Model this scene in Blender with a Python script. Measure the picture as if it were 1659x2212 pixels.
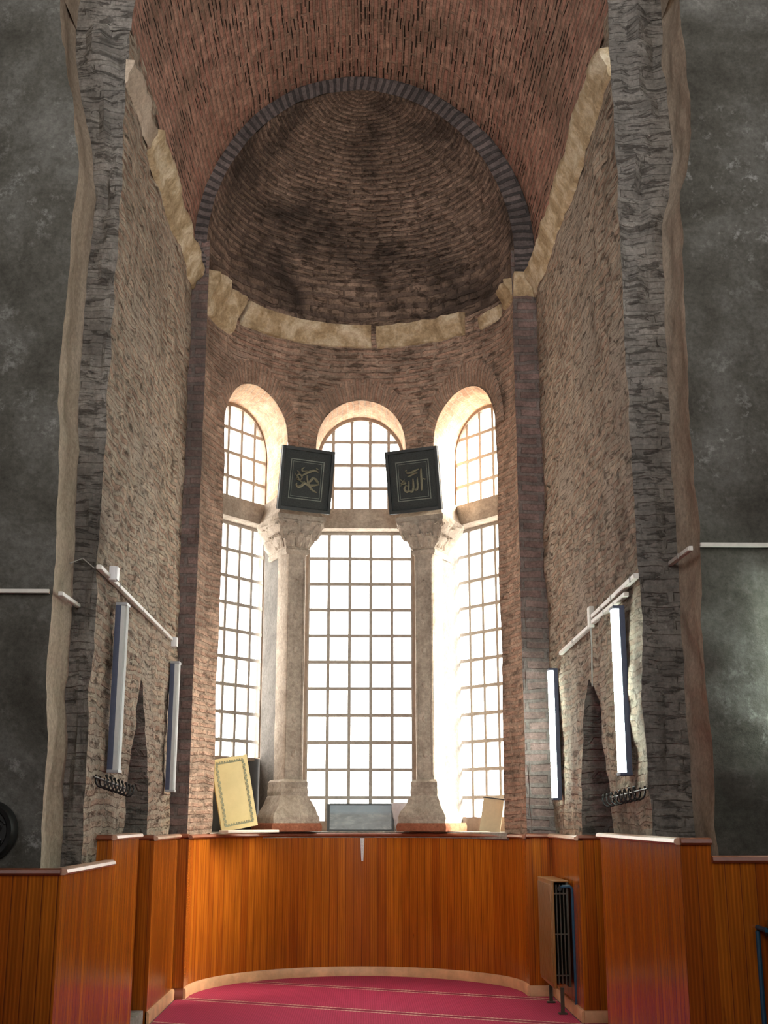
import bpy, bmesh, math, random
from mathutils import Vector, noise, Matrix
random.seed(7)
PI = math.pi
for o in list(bpy.data.objects): bpy.data.objects.remove(o)
S = bpy.context.scene
C = S.collection

# ------------------------------------------------------------------ camera
cam_d = bpy.data.cameras.new('camera'); cam = bpy.data.objects.new('camera', cam_d); C.objects.link(cam)
FPX, PITCH, YAW = 2600.0, 0.24823, 0.01771
cam_d.sensor_fit = 'VERTICAL'; cam_d.sensor_height = 36.0
cam_d.lens = FPX / 2212.0 * 36.0
cam_d.clip_end = 200
cam.location = (0, 0, 1.6)
cam.rotation_euler = (PI/2 + PITCH, 0, -YAW)
S.camera = cam

# ------------------------------------------------------------------ world, hazy sun, added nave fill lights, exposure
W = bpy.data.worlds.new('daylight'); S.world = W; W.use_nodes = True
bg = W.node_tree.nodes['Background']
bg.inputs[0].default_value = (1.0, 0.97, 0.92, 1); bg.inputs[1].default_value = 11.0
sd = bpy.data.lights.new('sun', 'SUN'); sd.energy = 50; sd.angle = math.radians(32); sd.color = (1, 0.9, 0.74)
sun = bpy.data.objects.new('sun', sd); C.objects.link(sun)
sun.rotation_euler = Vector((-1.0, -0.16, -0.66)).to_track_quat('-Z', 'Y').to_euler()

def area(name, loc, target, sx, sy, power, col, spread=180):
    l = bpy.data.lights.new(name, 'AREA'); l.shape = 'RECTANGLE'; l.size = sx; l.size_y = sy; l.energy = power; l.color = col; l.spread = math.radians(spread)
    o = bpy.data.objects.new(name, l); C.objects.link(o); o.location = loc
    o.rotation_euler = (Vector(target)-Vector(loc)).to_track_quat('-Z', 'Y').to_euler(); return o
# added unseen area lights: narrow beams standing in for daylight from the nave
area('nave_fill_left', (-5.2, -2.0, 7.5), (1.2, 10, 6.5), 3.0, 4.0, 75, (0.95, 0.97, 1.0), 75)
area('nave_fill_right', (5.2, -2.0, 7.5), (-1.2, 10, 6.5), 3.0, 4.0, 75, (0.95, 0.97, 1.0), 75)
area('nave_fill_centre', (0.0, -5.0, 4.5), (0, 11, 8.0), 3.0, 3.5, 150, (1.0, 0.93, 0.85), 70)

vs = S.view_settings
vs.view_transform = 'Standard'; vs.look = 'None'; vs.gamma = 1.0; vs.use_curve_mapping = False
vs.exposure = 0.0

# ------------------------------------------------------------------ object helpers
def tag(o, label=None, cat=None, group=None, kind=None):
    if label: o['label'] = label
    if cat: o['category'] = cat
    if group: o['group'] = group
    if kind: o['kind'] = kind
    return o
def empty(name, loc=(0, 0, 0), rot=(0, 0, 0), label=None, cat=None, group=None, kind=None):
    o = bpy.data.objects.new(name, None); C.objects.link(o); o.location = loc; o.rotation_euler = rot
    o.empty_display_size = 0.1
    return tag(o, label, cat, group, kind)
def mesh_obj(name, verts, faces, mats, uvs=None, midx=None, parent=None, smooth=35):
    me = bpy.data.meshes.new(name); me.from_pydata([tuple(v) for v in verts], [], faces)
    if not isinstance(mats, (list, tuple)): mats = [mats]
    for m in mats: me.materials.append(m)
    if uvs is not None:
        ul = me.uv_layers.new(name='UVMap')
        for poly in me.polygons:
            for k, li in enumerate(poly.loop_indices):
                ul.data[li].uv = uvs[poly.index][k]
    if midx is not None:
        for p in me.polygons: p.material_index = midx[p.index]
    me.validate(); me.update()
    if smooth:
        for p in me.polygons: p.use_smooth = True
        me.set_sharp_from_angle(angle=math.radians(smooth))
    o = bpy.data.objects.new(name, me); C.objects.link(o)
    if parent: o.parent = parent
    return o
def bm_obj(name, bm, mats, parent=None, smooth=35):
    me = bpy.data.meshes.new(name); bmesh.ops.recalc_face_normals(bm, faces=bm.faces); bm.to_mesh(me); bm.free()
    if not isinstance(mats, (list, tuple)): mats = [mats]
    for m in mats: me.materials.append(m)
    if smooth:
        for p in me.polygons: p.use_smooth = True
        me.set_sharp_from_angle(angle=math.radians(smooth))
    o = bpy.data.objects.new(name, me); C.objects.link(o)
    if parent: o.parent = parent
    return o
def box(bm, c, s, rz=0, mat=None, bevel=0.0):
    r = bmesh.ops.create_cube(bm, size=1.0)
    vs_ = r['verts']
    M = Matrix.Translation(c) @ Matrix.Rotation(rz, 4, 'Z') @ Matrix.Diagonal((s[0], s[1], s[2], 1))
    if mat is not None: M = mat @ M
    bmesh.ops.transform(bm, matrix=M, verts=vs_)
    if bevel > 0:
        es = list({e for v in vs_ for e in v.link_edges})
        bmesh.ops.bevel(bm, geom=es, offset=bevel, segments=2, affect='EDGES', profile=0.7)
def tube(bm, pts, r, n=8):
    pts = [Vector(p) for p in pts]; rings = []
    for i, p in enumerate(pts):
        d = (pts[min(i+1, len(pts)-1)] - pts[max(i-1, 0)]).normalized()
        a = d.cross(Vector((0, 0, 1)))
        if a.length < 1e-3: a = d.cross(Vector((0, 1, 0)))
        a.normalize(); b = d.cross(a)
        rr = r(i/(len(pts)-1)) if callable(r) else r
        rings.append([bm.verts.new(p + (a*math.cos(2*PI*k/n) + b*math.sin(2*PI*k/n))*rr) for k in range(n)])
    for i in range(len(rings)-1):
        for k in range(n):
            bm.faces.new((rings[i][k], rings[i][(k+1) % n], rings[i+1][(k+1) % n], rings[i+1][k]))
    bm.faces.new(rings[0][::-1]); bm.faces.new(rings[-1])
def loft(bm, rings, close=True, caps=True):
    R = [[bm.verts.new(p) for p in ring] for ring in rings]
    n = len(R[0])
    for i in range(len(R)-1):
        for k in range(n if close else n-1):
            bm.faces.new((R[i][k], R[i][(k+1) % n], R[i+1][(k+1) % n], R[i+1][k]))
    if caps and close:
        bm.faces.new(R[0][::-1]); bm.faces.new(R[-1])
    return R
def interp(tab, z):
    if z <= tab[0][0]: return tab[0][1]
    for (a, b), (c, d) in zip(tab, tab[1:]):
        if z <= c: return b + (d-b)*(z-a)/(c-a)
    return tab[-1][1]
def nz(p, s=1.0, o=3):
    return noise.fractal(Vector(p)*s, 1.0, 2.0, o)

# ------------------------------------------------------------------ materials
def new_mat(name):
    m = bpy.data.materials.new(name); m.use_nodes = True
    nt = m.node_tree; b = nt.nodes['Principled BSDF']
    return m, nt, b
def L(nt, a, b): nt.links.new(a, b)
def node(nt, t, **kw):
    n = nt.nodes.new(t)
    for k, v in kw.items():
        if k.startswith('_'): setattr(n, k[1:], v)
        else: n.inputs[k.replace('__', ' ')].default_value = v
    return n
def rgb(c): return (c[0], c[1], c[2], 1)
def noise_n(nt, vec, scale, detail=6, rough=0.6, dist=0.0):
    n = node(nt, 'ShaderNodeTexNoise'); n.inputs['Scale'].default_value = scale; n.inputs['Detail'].default_value = detail
    n.inputs['Roughness'].default_value = rough; n.inputs['Distortion'].default_value = dist
    L(nt, vec, n.inputs['Vector']); return n.outputs['Fac']
def ramp(nt, fac, stops):
    r = node(nt, 'ShaderNodeValToRGB'); e = r.color_ramp.elements
    while len(e) < len(stops): e.new(0.5)
    for k, (p, c) in enumerate(stops): e[k].position = p; e[k].color = rgb(c) if len(c) == 3 else c
    L(nt, fac, r.inputs[0]); return r.outputs[0]
def mix(nt, fac, a, b, mode='MIX'):
    m = node(nt, 'ShaderNodeMix', _data_type='RGBA', _blend_type=mode)
    if hasattr(fac, 'links'): L(nt, fac, m.inputs['Factor'])
    else: m.inputs['Factor'].default_value = fac
    for v, s in ((a, m.inputs[6]), (b, m.inputs[7])):
        if hasattr(v, 'links'): L(nt, v, s)
        else: s.default_value = rgb(v)
    return m.outputs[2]
def math_n(nt, op, a, b=0.5, clamp=False):
    m = node(nt, 'ShaderNodeMath', _operation=op, _use_clamp=clamp)
    for v, s in ((a, m.inputs[0]), (b, m.inputs[1])):
        if hasattr(v, 'links'): L(nt, v, s)
        else: s.default_value = v
    return m.outputs[0]
G = lambda v: (v, v, v)

def masonry(name, c1, c2, mortar, bw=0.34, rh=0.075, ms=0.022, dist=0.02, bump=0.6, stain=(0.06, 0.05, 0.045), stain_amt=0.6,
            stain_lo=0.5, stain_hi=0.72, plaster=None, pl_lo=0.52, pl_hi=0.6, holes=0.0, pits=0.0, hole_lo=0.44, hole_thr=0.22, vscale=(1, 1), contrast=1.0):
    m, nt, b = new_mat(name)
    tc = node(nt, 'ShaderNodeTexCoord'); uv = tc.outputs['UV']; ob = tc.outputs['Object']
    # wavering courses
    nv = node(nt, 'ShaderNodeTexNoise'); nv.inputs['Scale'].default_value = 2.2; nv.inputs['Detail'].default_value = 5; L(nt, ob, nv.inputs['Vector'])
    sub = node(nt, 'ShaderNodeVectorMath', _operation='SUBTRACT'); L(nt, nv.outputs['Color'], sub.inputs[0]); sub.inputs[1].default_value = (.5, .5, .5)
    sc = node(nt, 'ShaderNodeVectorMath', _operation='SCALE'); L(nt, sub.outputs[0], sc.inputs[0]); sc.inputs['Scale'].default_value = dist*4
    add = node(nt, 'ShaderNodeVectorMath', _operation='ADD'); L(nt, uv, add.inputs[0]); L(nt, sc.outputs[0], add.inputs[1])
    br = node(nt, 'ShaderNodeTexBrick'); L(nt, add.outputs[0], br.inputs['Vector'])
    br.inputs['Scale'].default_value = 1; br.inputs['Brick Width'].default_value = bw; br.inputs['Row Height'].default_value = rh
    br.inputs['Mortar Size'].default_value = ms; br.inputs['Mortar Smooth'].default_value = 0.4; br.inputs['Bias'].default_value = 0.0
    br.inputs['Color1'].default_value = rgb(c1); br.inputs['Color2'].default_value = rgb(c2); br.inputs['Mortar'].default_value = rgb(mortar)
    col = br.outputs['Color']
    mid = noise_n(nt, ob, 5.0, 8, 0.7)
    fine = noise_n(nt, ob, 38.0, 8, 0.75)
    col = mix(nt, 0.8*contrast, col, ramp(nt, mid, [(0.3, G(0.30)), (0.5, G(0.52)), (0.72, G(0.85))]), 'OVERLAY')
    col = mix(nt, 0.75*contrast, col, ramp(nt, fine, [(0.32, G(0.28)), (0.68, G(0.75))]), 'OVERLAY')
    big = noise_n(nt, ob, 0.9, 7, 0.62, 0.4)
    fs = ramp(nt, big, [(stain_lo, G(0)), (stain_hi, G(stain_amt))])
    col = mix(nt, fs, col, stain)
    hgt = math_n(nt, 'MULTIPLY', br.outputs['Fac'], -0.7)
    hgt = math_n(nt, 'ADD', hgt, math_n(nt, 'MULTIPLY', mid, 1.6))
    hgt = math_n(nt, 'ADD', hgt, math_n(nt, 'MULTIPLY', fine, 0.8))
    if pits > 0:
        mp = node(nt, 'ShaderNodeMapping'); mp.inputs['Scale'].default_value = (6.5, 19, 1); L(nt, add.outputs[0], mp.inputs[0])
        pt = noise_n(nt, mp.outputs[0], 1.0, 6, 0.7, 0.3)
        pv = ramp(nt, pt, [(0.34, G(1)), (0.46, G(0))])
    if plaster:
        pn = noise_n(nt, ob, 1.3, 9, 0.66, 0.2)
        pf = ramp(nt, pn, [(pl_lo, G(0)), (pl_hi, G(1))])
        pc = mix(nt, 0.5, plaster, ramp(nt, fine, [(0.3, G(0.3)), (0.7, G(0.75))]), 'OVERLAY')
        col = mix(nt, math_n(nt, 'MULTIPLY', pf, 0.85), col, pc)
    if pits > 0:
        col = mix(nt, math_n(nt, 'MULTIPLY', pv, pits), col, (0.085, 0.058, 0.04))
        hgt = math_n(nt, 'SUBTRACT', hgt, math_n(nt, 'MULTIPLY', pv, 1.6))
    if holes > 0:
        # missing bricks: long dark slots that follow the courses
        h2 = node(nt, 'ShaderNodeTexBrick'); L(nt, add.outputs[0], h2.inputs['Vector'])
        for k, v in (('Scale', 1), ('Brick Width', bw*0.5), ('Row Height', rh*0.62), ('Mortar Size', ms*0.9), ('Bias', -0.1)): h2.inputs[k].default_value = v
        h2.inputs['Color1'].default_value = (1, 1, 1, 1); h2.inputs['Color2'].default_value = (0, 0, 0, 1); h2.inputs['Mortar'].default_value = (1, 1, 1, 1)
        hn = noise_n(nt, ob, 0.9, 5, 0.7)
        f = math_n(nt, 'MULTIPLY', ramp(nt, h2.outputs['Color'], [(hole_thr, G(1)), (hole_thr+0.16, G(0))]), ramp(nt, hn, [(hole_lo, G(0)), (hole_lo+0.10, G(1))]))
        col = mix(nt, math_n(nt, 'MULTIPLY', f, holes), col, (0.018, 0.013, 0.01))
        hgt = math_n(nt, 'SUBTRACT', hgt, math_n(nt, 'MULTIPLY', f, 2.0))
    L(nt, col, b.inputs['Base Color']); b.inputs['Roughness'].default_value = 0.92
    b.inputs['Specular IOR Level'].default_value = 0.15
    bp = node(nt, 'ShaderNodeBump'); bp.inputs['Strength'].default_value = bump; bp.inputs['Distance'].default_value = 0.03
    L(nt, hgt, bp.inputs['Height']); L(nt, bp.outputs[0], b.inputs['Normal'])
    return m

def plaster_mat(name, stops, scale=1.6, speck=None, bump=0.5, pit=0.0, streak=False):
    m, nt, b = new_mat(name)
    tc = node(nt, 'ShaderNodeTexCoord'); ob = tc.outputs['Object']
    vec = ob
    if streak:
        mp = node(nt, 'ShaderNodeMapping'); mp.inputs['Scale'].default_value = (1, 1, 0.22); L(nt, ob, mp.inputs[0]); vec = mp.outputs[0]
    a = noise_n(nt, vec, scale, 10, 0.68, 0.3)
    fine = noise_n(nt, ob, 30, 8, 0.75)
    col = ramp(nt, a, stops)
    col = mix(nt, 0.7, col, ramp(nt, fine, [(0.32, G(0.3)), (0.68, G(0.72))]), 'OVERLAY')
    if speck:
        sn = noise_n(nt, ob, 7.5, 9, 0.72)
        zc = node(nt, 'ShaderNodeSeparateXYZ'); L(nt, ob, zc.inputs[0])
        big = noise_n(nt, ob, 0.8, 3, 0.5)
        f = math_n(nt, 'MULTIPLY', ramp(nt, sn, [(0.56, G(0)), (0.68, G(1))]), ramp(nt, big, [(0.42, G(0)), (0.66, G(0.55))]))
        col = mix(nt, f, col, speck)
    L(nt, col, b.inputs['Base Color']); b.inputs['Roughness'].default_value = 0.93; b.inputs['Specular IOR Level'].default_value = 0.15
    h = math_n(nt, 'ADD', math_n(nt, 'MULTIPLY', a, 1.5), math_n(nt, 'MULTIPLY', fine, 0.7))
    bp = node(nt, 'ShaderNodeBump'); bp.inputs['Strength'].default_value = bump; bp.inputs['Distance'].default_value = 0.03
    L(nt, h, bp.inputs['Height']); L(nt, bp.outputs[0], b.inputs['Normal'])
    return m

def simple(name, col, rough=0.6, metal=0.0, var=0.0, scale=20, bump=0.0, spec=0.5, emit=None, es=0.0):
    m, nt, b = new_mat(name)
    tc = node(nt, 'ShaderNodeTexCoord')
    n = noise_n(nt, tc.outputs['Object'], scale, 6, 0.65)
    k = var
    c = ramp(nt, n, [(0.3, tuple(v*(1-k) for v in col)), (0.7, tuple(min(1, v*(1+k)) for v in col))])
    L(nt, c, b.inputs['Base Color'])
    b.inputs['Roughness'].default_value = rough; b.inputs['Metallic'].default_value = metal; b.inputs['Specular IOR Level'].default_value = spec
    if bump:
        bp = node(nt, 'ShaderNodeBump'); bp.inputs['Strength'].default_value = bump; bp.inputs['Distance'].default_value = 0.01
        L(nt, n, bp.inputs['Height']); L(nt, bp.outputs[0], b.inputs['Normal'])
    if emit:
        b.inputs['Emission Color'].default_value = rgb(emit); b.inputs['Emission Strength'].default_value = es
    return m

def wood_panel(name='varnished_pine_boards'):
    m, nt, b = new_mat(name)
    tc = node(nt, 'ShaderNodeTexCoord'); uv = tc.outputs['UV']
    sp = node(nt, 'ShaderNodeSeparateXYZ'); L(nt, uv, sp.inputs[0])
    cb = node(nt, 'ShaderNodeCombineXYZ'); L(nt, sp.outputs['Y'], cb.inputs['X']); L(nt, sp.outputs['X'], cb.inputs['Y'])
    br = node(nt, 'ShaderNodeTexBrick'); L(nt, cb.outputs[0], br.inputs['Vector'])
    for k, v in (('Scale', 1), ('Brick Width', 40.0), ('Row Height', 0.085), ('Mortar Size', 0.0035), ('Mortar Smooth', 0.3)): br.inputs[k].default_value = v
    br.inputs['Color1'].default_value = (0.38, 0.088, 0.008, 1); br.inputs['Color2'].default_value = (0.52, 0.155, 0.012, 1); br.inputs['Mortar'].default_value = (0.20, 0.05, 0.010, 1)
    # reeding of the tongue and groove boards
    w = node(nt, 'ShaderNodeMath', _operation='SINE'); L(nt, math_n(nt, 'MULTIPLY', sp.outputs['X'], 2*PI/0.0212), w.inputs[0])
    mp = node(nt, 'ShaderNodeMapping'); mp.inputs['Scale'].default_value = (28, 1.1, 1); L(nt, uv, mp.inputs[0])
    gr = noise_n(nt, mp.outputs[0], 1.0, 8, 0.65, 0.6)
    col = mix(nt, 0.75, br.outputs['Color'], ramp(nt, gr, [(0.3, G(0.30)), (0.7, G(0.68))]), 'OVERLAY')
    mp2 = node(nt, 'ShaderNodeMapping'); mp2.inputs['Scale'].default_value = (5.5, 0.7, 1); L(nt, uv, mp2.inputs[0])
    g2 = noise_n(nt, mp2.outputs[0], 1.0, 5, 0.6)
    col = mix(nt, ramp(nt, g2, [(0.45, G(0)), (0.75, G(0.5))]), col, (0.19, 0.035, 0.006))
    # dark knots and damp streaks
    mp3 = node(nt, 'ShaderNodeMapping'); mp3.inputs['Scale'].default_value = (13, 2.4, 1); mp3.inputs['Location'].default_value = (3.1, 0.4, 0); L(nt, uv, mp3.inputs[0])
    g3 = noise_n(nt, mp3.outputs[0], 1.0, 4, 0.5)
    col = mix(nt, ramp(nt, g3, [(0.70, G(0)), (0.78, G(0.75))]), col, (0.05, 0.018, 0.008))
    col = mix(nt, math_n(nt, 'MULTIPLY', ramp(nt, w.outputs[0], [(0.0, G(1)), (0.35, G(0))]), 0.28), col, (0.10, 0.022, 0.005))
    L(nt, col, b.inputs['Base Color'])
    b.inputs['Roughness'].default_value = 0.2; b.inputs['Specular IOR Level'].default_value = 0.32
    h = math_n(nt, 'ADD', math_n(nt, 'MULTIPLY', w.outputs[0], 0.35), math_n(nt, 'MULTIPLY', br.outputs['Fac'], -1.0))
    h = math_n(nt, 'ADD', h, math_n(nt, 'MULTIPLY', gr, 0.25))
    bp = node(nt, 'ShaderNodeBump'); bp.inputs['Strength'].default_value = 0.22; bp.inputs['Distance'].default_value = 0.002
    L(nt, h, bp.inputs['Height']); L(nt, bp.outputs[0], b.inputs['Normal'])
    return m

def carpet_mat():
    m, nt, b = new_mat('crimson_wool_carpet')
    tc = node(nt, 'ShaderNodeTexCoord'); ob = tc.outputs['Object']
    mp = node(nt, 'ShaderNodeMapping'); mp.inputs['Rotation'].default_value = (0, 0, math.radians(24)); L(nt, ob, mp.inputs[0])
    sp = node(nt, 'ShaderNodeSeparateXYZ'); L(nt, mp.outputs[0], sp.inputs[0])
    v = sp.outputs['Y']
    # rows repeat every 1.22 m; each border is a pair of cream cords with a darker band between
    off = math_n(nt, 'ADD', v, 0.50)
    t = math_n(nt, 'MULTIPLY', math_n(nt, 'FRACT', math_n(nt, 'DIVIDE', off, 1.235)), 1.235)
    def line(c, w_):
        d = math_n(nt, 'ABSOLUTE', math_n(nt, 'SUBTRACT', t, c)); return math_n(nt, 'LESS_THAN', d, w_)
    base = ramp(nt, noise_n(nt, ob, 60, 5, 0.7), [(0.3, (0.33, 0.018, 0.052)), (0.7, (0.47, 0.03, 0.085))])
    diag = node(nt, 'ShaderNodeTexWave'); diag.inputs['Scale'].default_value = 16; diag.inputs['Distortion'].default_value = 1.0; L(nt, ob, diag.inputs['Vector'])
    base = mix(nt, 0.25, base, diag.outputs['Color'], 'SOFT_LIGHT')
    base = mix(nt, line(0.60, 0.05), base, (0.22, 0.012, 0.03))
    dash = node(nt, 'ShaderNodeTexWave'); dash.bands_direction = 'X'; dash.inputs['Scale'].default_value = 8; L(nt, mp.outputs[0], dash.inputs['Vector'])
    cream = mix(nt, dash.outputs['Fac'], (0.66, 0.44, 0.32), (0.50, 0.24, 0.19))
    f = math_n(nt, 'MAXIMUM', line(0.545, 0.016), line(0.655, 0.016))
    base = mix(nt, f, base, cream)
    L(nt, base, b.inputs['Base Color']); b.inputs['Roughness'].default_value = 0.95; b.inputs['Specular IOR Level'].default_value = 0.1
    b.inputs['Sheen Weight'].default_value = 0.25; b.inputs['Sheen Tint'].default_value = (1, 0.3, 0.45, 1)
    bp = node(nt, 'ShaderNodeBump'); bp.inputs['Strength'].default_value = 0.4; bp.inputs['Distance'].default_value = 0.01
    L(nt, noise_n(nt, ob, 220, 3, 0.6), bp.inputs['Height']); L(nt, bp.outputs[0], b.inputs['Normal'])
    return m

def glass_mat():
    m = bpy.data.materials.new('clear_window_glass'); m.use_nodes = True; nt = m.node_tree
    for n in list(nt.nodes): nt.nodes.remove(n)
    out = node(nt, 'ShaderNodeOutputMaterial'); tr = node(nt, 'ShaderNodeBsdfTransparent'); tr.inputs[0].default_value = (0.97, 0.98, 0.97, 1)
    gl = node(nt, 'ShaderNodeBsdfGlossy'); gl.inputs['Roughness'].default_value = 0.03
    mx = node(nt, 'ShaderNodeMixShader'); mx.inputs[0].default_value = 0.05
    L(nt, tr.outputs[0], mx.inputs[1]); L(nt, gl.outputs[0], mx.inputs[2]); L(nt, mx.outputs[0], out.inputs[0])
    return m

M_SIDE = masonry('side_wall_brick', (0.42, 0.28, 0.20), (0.60, 0.44, 0.32), (0.50, 0.41, 0.31), plaster=(0.56, 0.46, 0.36), pl_lo=0.50, pl_hi=0.62, stain=(0.13, 0.095, 0.07), stain_amt=0.7, stain_lo=0.50, bump=1.0, dist=0.035, pits=0.75)
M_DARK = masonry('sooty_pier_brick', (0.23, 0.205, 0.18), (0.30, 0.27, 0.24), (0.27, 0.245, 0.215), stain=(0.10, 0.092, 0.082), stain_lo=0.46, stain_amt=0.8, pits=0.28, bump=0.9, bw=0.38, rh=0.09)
M_PILASTER = masonry('pilaster_brick', (0.20, 0.135, 0.12), (0.27, 0.185, 0.165), (0.20, 0.165, 0.15), stain=(0.10, 0.085, 0.078), stain_lo=0.45, stain_amt=0.7, bump=0.8, bw=0.4, rh=0.10)
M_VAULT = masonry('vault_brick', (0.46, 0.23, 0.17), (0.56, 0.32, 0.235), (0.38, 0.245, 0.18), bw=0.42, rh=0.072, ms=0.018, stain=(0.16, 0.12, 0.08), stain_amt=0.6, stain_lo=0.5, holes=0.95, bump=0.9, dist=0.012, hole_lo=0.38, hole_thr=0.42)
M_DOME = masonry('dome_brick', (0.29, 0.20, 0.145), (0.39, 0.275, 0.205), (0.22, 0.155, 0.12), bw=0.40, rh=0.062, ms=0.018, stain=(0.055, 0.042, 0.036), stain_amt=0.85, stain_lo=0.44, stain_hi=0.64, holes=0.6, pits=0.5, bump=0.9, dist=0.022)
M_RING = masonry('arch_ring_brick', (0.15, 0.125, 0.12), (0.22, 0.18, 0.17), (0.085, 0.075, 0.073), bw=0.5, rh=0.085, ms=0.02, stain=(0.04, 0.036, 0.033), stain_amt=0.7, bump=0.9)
M_APSE = masonry('apse_brick', (0.42, 0.26, 0.19), (0.52, 0.35, 0.26), (0.40, 0.29, 0.22), bw=0.36, rh=0.07, stain=(0.15, 0.115, 0.09), stain_amt=0.7, stain_lo=0.5, bump=0.85, pits=0.4, plaster=(0.44, 0.34, 0.27), pl_lo=0.58, pl_hi=0.70)
M_VOUS = masonry('window_arch_brick', (0.38, 0.235, 0.17), (0.50, 0.33, 0.24), (0.37, 0.265, 0.20), bw=0.5, rh=0.07, stain=(0.13, 0.10, 0.08), stain_amt=0.6, bump=0.8)
M_REVEAL = masonry('reveal_brick', (0.52, 0.33, 0.215), (0.62, 0.43, 0.29), (0.52, 0.40, 0.29), bw=0.3, rh=0.07, ms=0.012, stain=(0.40, 0.27, 0.19), stain_amt=0.4, bump=0.4)
M_GRAY = plaster_mat('grey_weathered_plaster', [(0.30, (0.045, 0.041, 0.033)), (0.48, (0.085, 0.080, 0.067)), (0.62, (0.13, 0.124, 0.11)), (0.78, (0.22, 0.21, 0.19))], speck=(0.46, 0.45, 0.43))
M_BEIGE = plaster_mat('beige_pier_plaster', [(0.30, (0.30, 0.23, 0.17)), (0.5, (0.44, 0.35, 0.265)), (0.72, (0.56, 0.46, 0.36))], scale=2.0, bump=0.5, streak=True)
M_MARBLE = plaster_mat('weathered_marble', [(0.30, (0.25, 0.205, 0.165)), (0.5, (0.40, 0.34, 0.28)), (0.72, (0.56, 0.49, 0.41))], scale=3.0, bump=0.5)
M_REAR = plaster_mat('grey_pier_plaster', [(0.3, (0.12, 0.11, 0.10)), (0.7, (0.22, 0.20, 0.18))], scale=3)
M_CORN = plaster_mat('yellowed_cornice_marble', [(0.30, (0.22, 0.15, 0.08)), (0.48, (0.44, 0.33, 0.20)), (0.66, (0.70, 0.60, 0.44))], scale=3.5, bump=0.5)
M_STEP = plaster_mat('worn_stone', [(0.3, (0.20, 0.19, 0.16)), (0.7, (0.38, 0.36, 0.32))], scale=3)
M_REDSTONE = plaster_mat('red_brick_slab', [(0.3, (0.22, 0.075, 0.04)), (0.7, (0.36, 0.14, 0.08))], scale=5)
M_WOOD = wood_panel()
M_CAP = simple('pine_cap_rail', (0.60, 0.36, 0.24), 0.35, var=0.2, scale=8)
M_CAPD = simple('dark_cap_rail', (0.24, 0.07, 0.03), 0.35, var=0.25, scale=8)  # darker colour for rails that do not run along the side walls
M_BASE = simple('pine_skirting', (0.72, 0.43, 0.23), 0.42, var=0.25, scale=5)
M_BAR = simple('painted_window_bars', (0.33, 0.29, 0.25), 0.7, var=0.2)
M_FRAMEW = simple('old_window_frame', (0.30, 0.22, 0.165), 0.8, var=0.25, scale=9, bump=0.2)
M_GLASS = glass_mat()
M_CARPET = carpet_mat()

# ------------------------------------------------------------------ geometry of the place
A0 = -0.03                    # apse axis
YL, YR = 11.65, 11.80         # where the apse begins, left and right
YC = 11.62; RA = 1.63         # apse centre and radius
ZS = 7.12                     # springing cornice
def disp(name_verts, amp, s=1.0): pass

def extruded_wall(name, cols, zs, mats, uoff=0.0, amp=0.012, dome=None):
    """cols: list of (fx(z), fy(z), u, material index to the next column)."""
    V, F, UV, MI = [], [], [], []
    nc = len(cols)
    for z in zs:
        for fx, fy, u, mi in cols:
            V.append(Vector((fx(z), fy(z), z)))
    for j in range(len(zs)-1):
        for i in range(nc-1):
            a = j*nc+i; F.append((a, a+1, a+nc+1, a+nc))
            uu = [V[k].y + abs(V[k].x) for k in (a, a+1, a+nc+1, a+nc)]
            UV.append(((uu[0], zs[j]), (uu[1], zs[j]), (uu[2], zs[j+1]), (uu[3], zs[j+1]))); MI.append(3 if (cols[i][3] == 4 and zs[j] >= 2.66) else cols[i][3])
    # weathering relief along the normals
    nrm = [Vector() for _ in V]
    for f in F:
        n = (V[f[1]]-V[f[0]]).cross(V[f[3]]-V[f[0]])
        if n.length > 1e-9:
            n.normalize()
            for k in f: nrm[k] += n
    acc = {}
    for k, v in enumerate(V):
        key = (round(v.x, 3), round(v.y, 3), round(v.z, 3)); acc[key] = acc.get(key, Vector()) + nrm[k]
    for k, v in enumerate(V): nrm[k] = acc[(round(v.x, 3), round(v.y, 3), round(v.z, 3))]
    for k, v in enumerate(V):
        if nrm[k].length > 0:
            nn = nrm[k].normalized()
            d = nz(v, 1.1, 3)*1.3 + nz(v + Vector((9, 3, 1)), 4.2, 3)*1.1
            V[k] = v + nn*d*amp
    return mesh_obj(name, V, F, mats, UV, MI, smooth=32)

def frange(a, b, step):
    n = max(1, int(round((b-a)/step))); return [a+(b-a)*k/n for k in range(n+1)]

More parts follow.
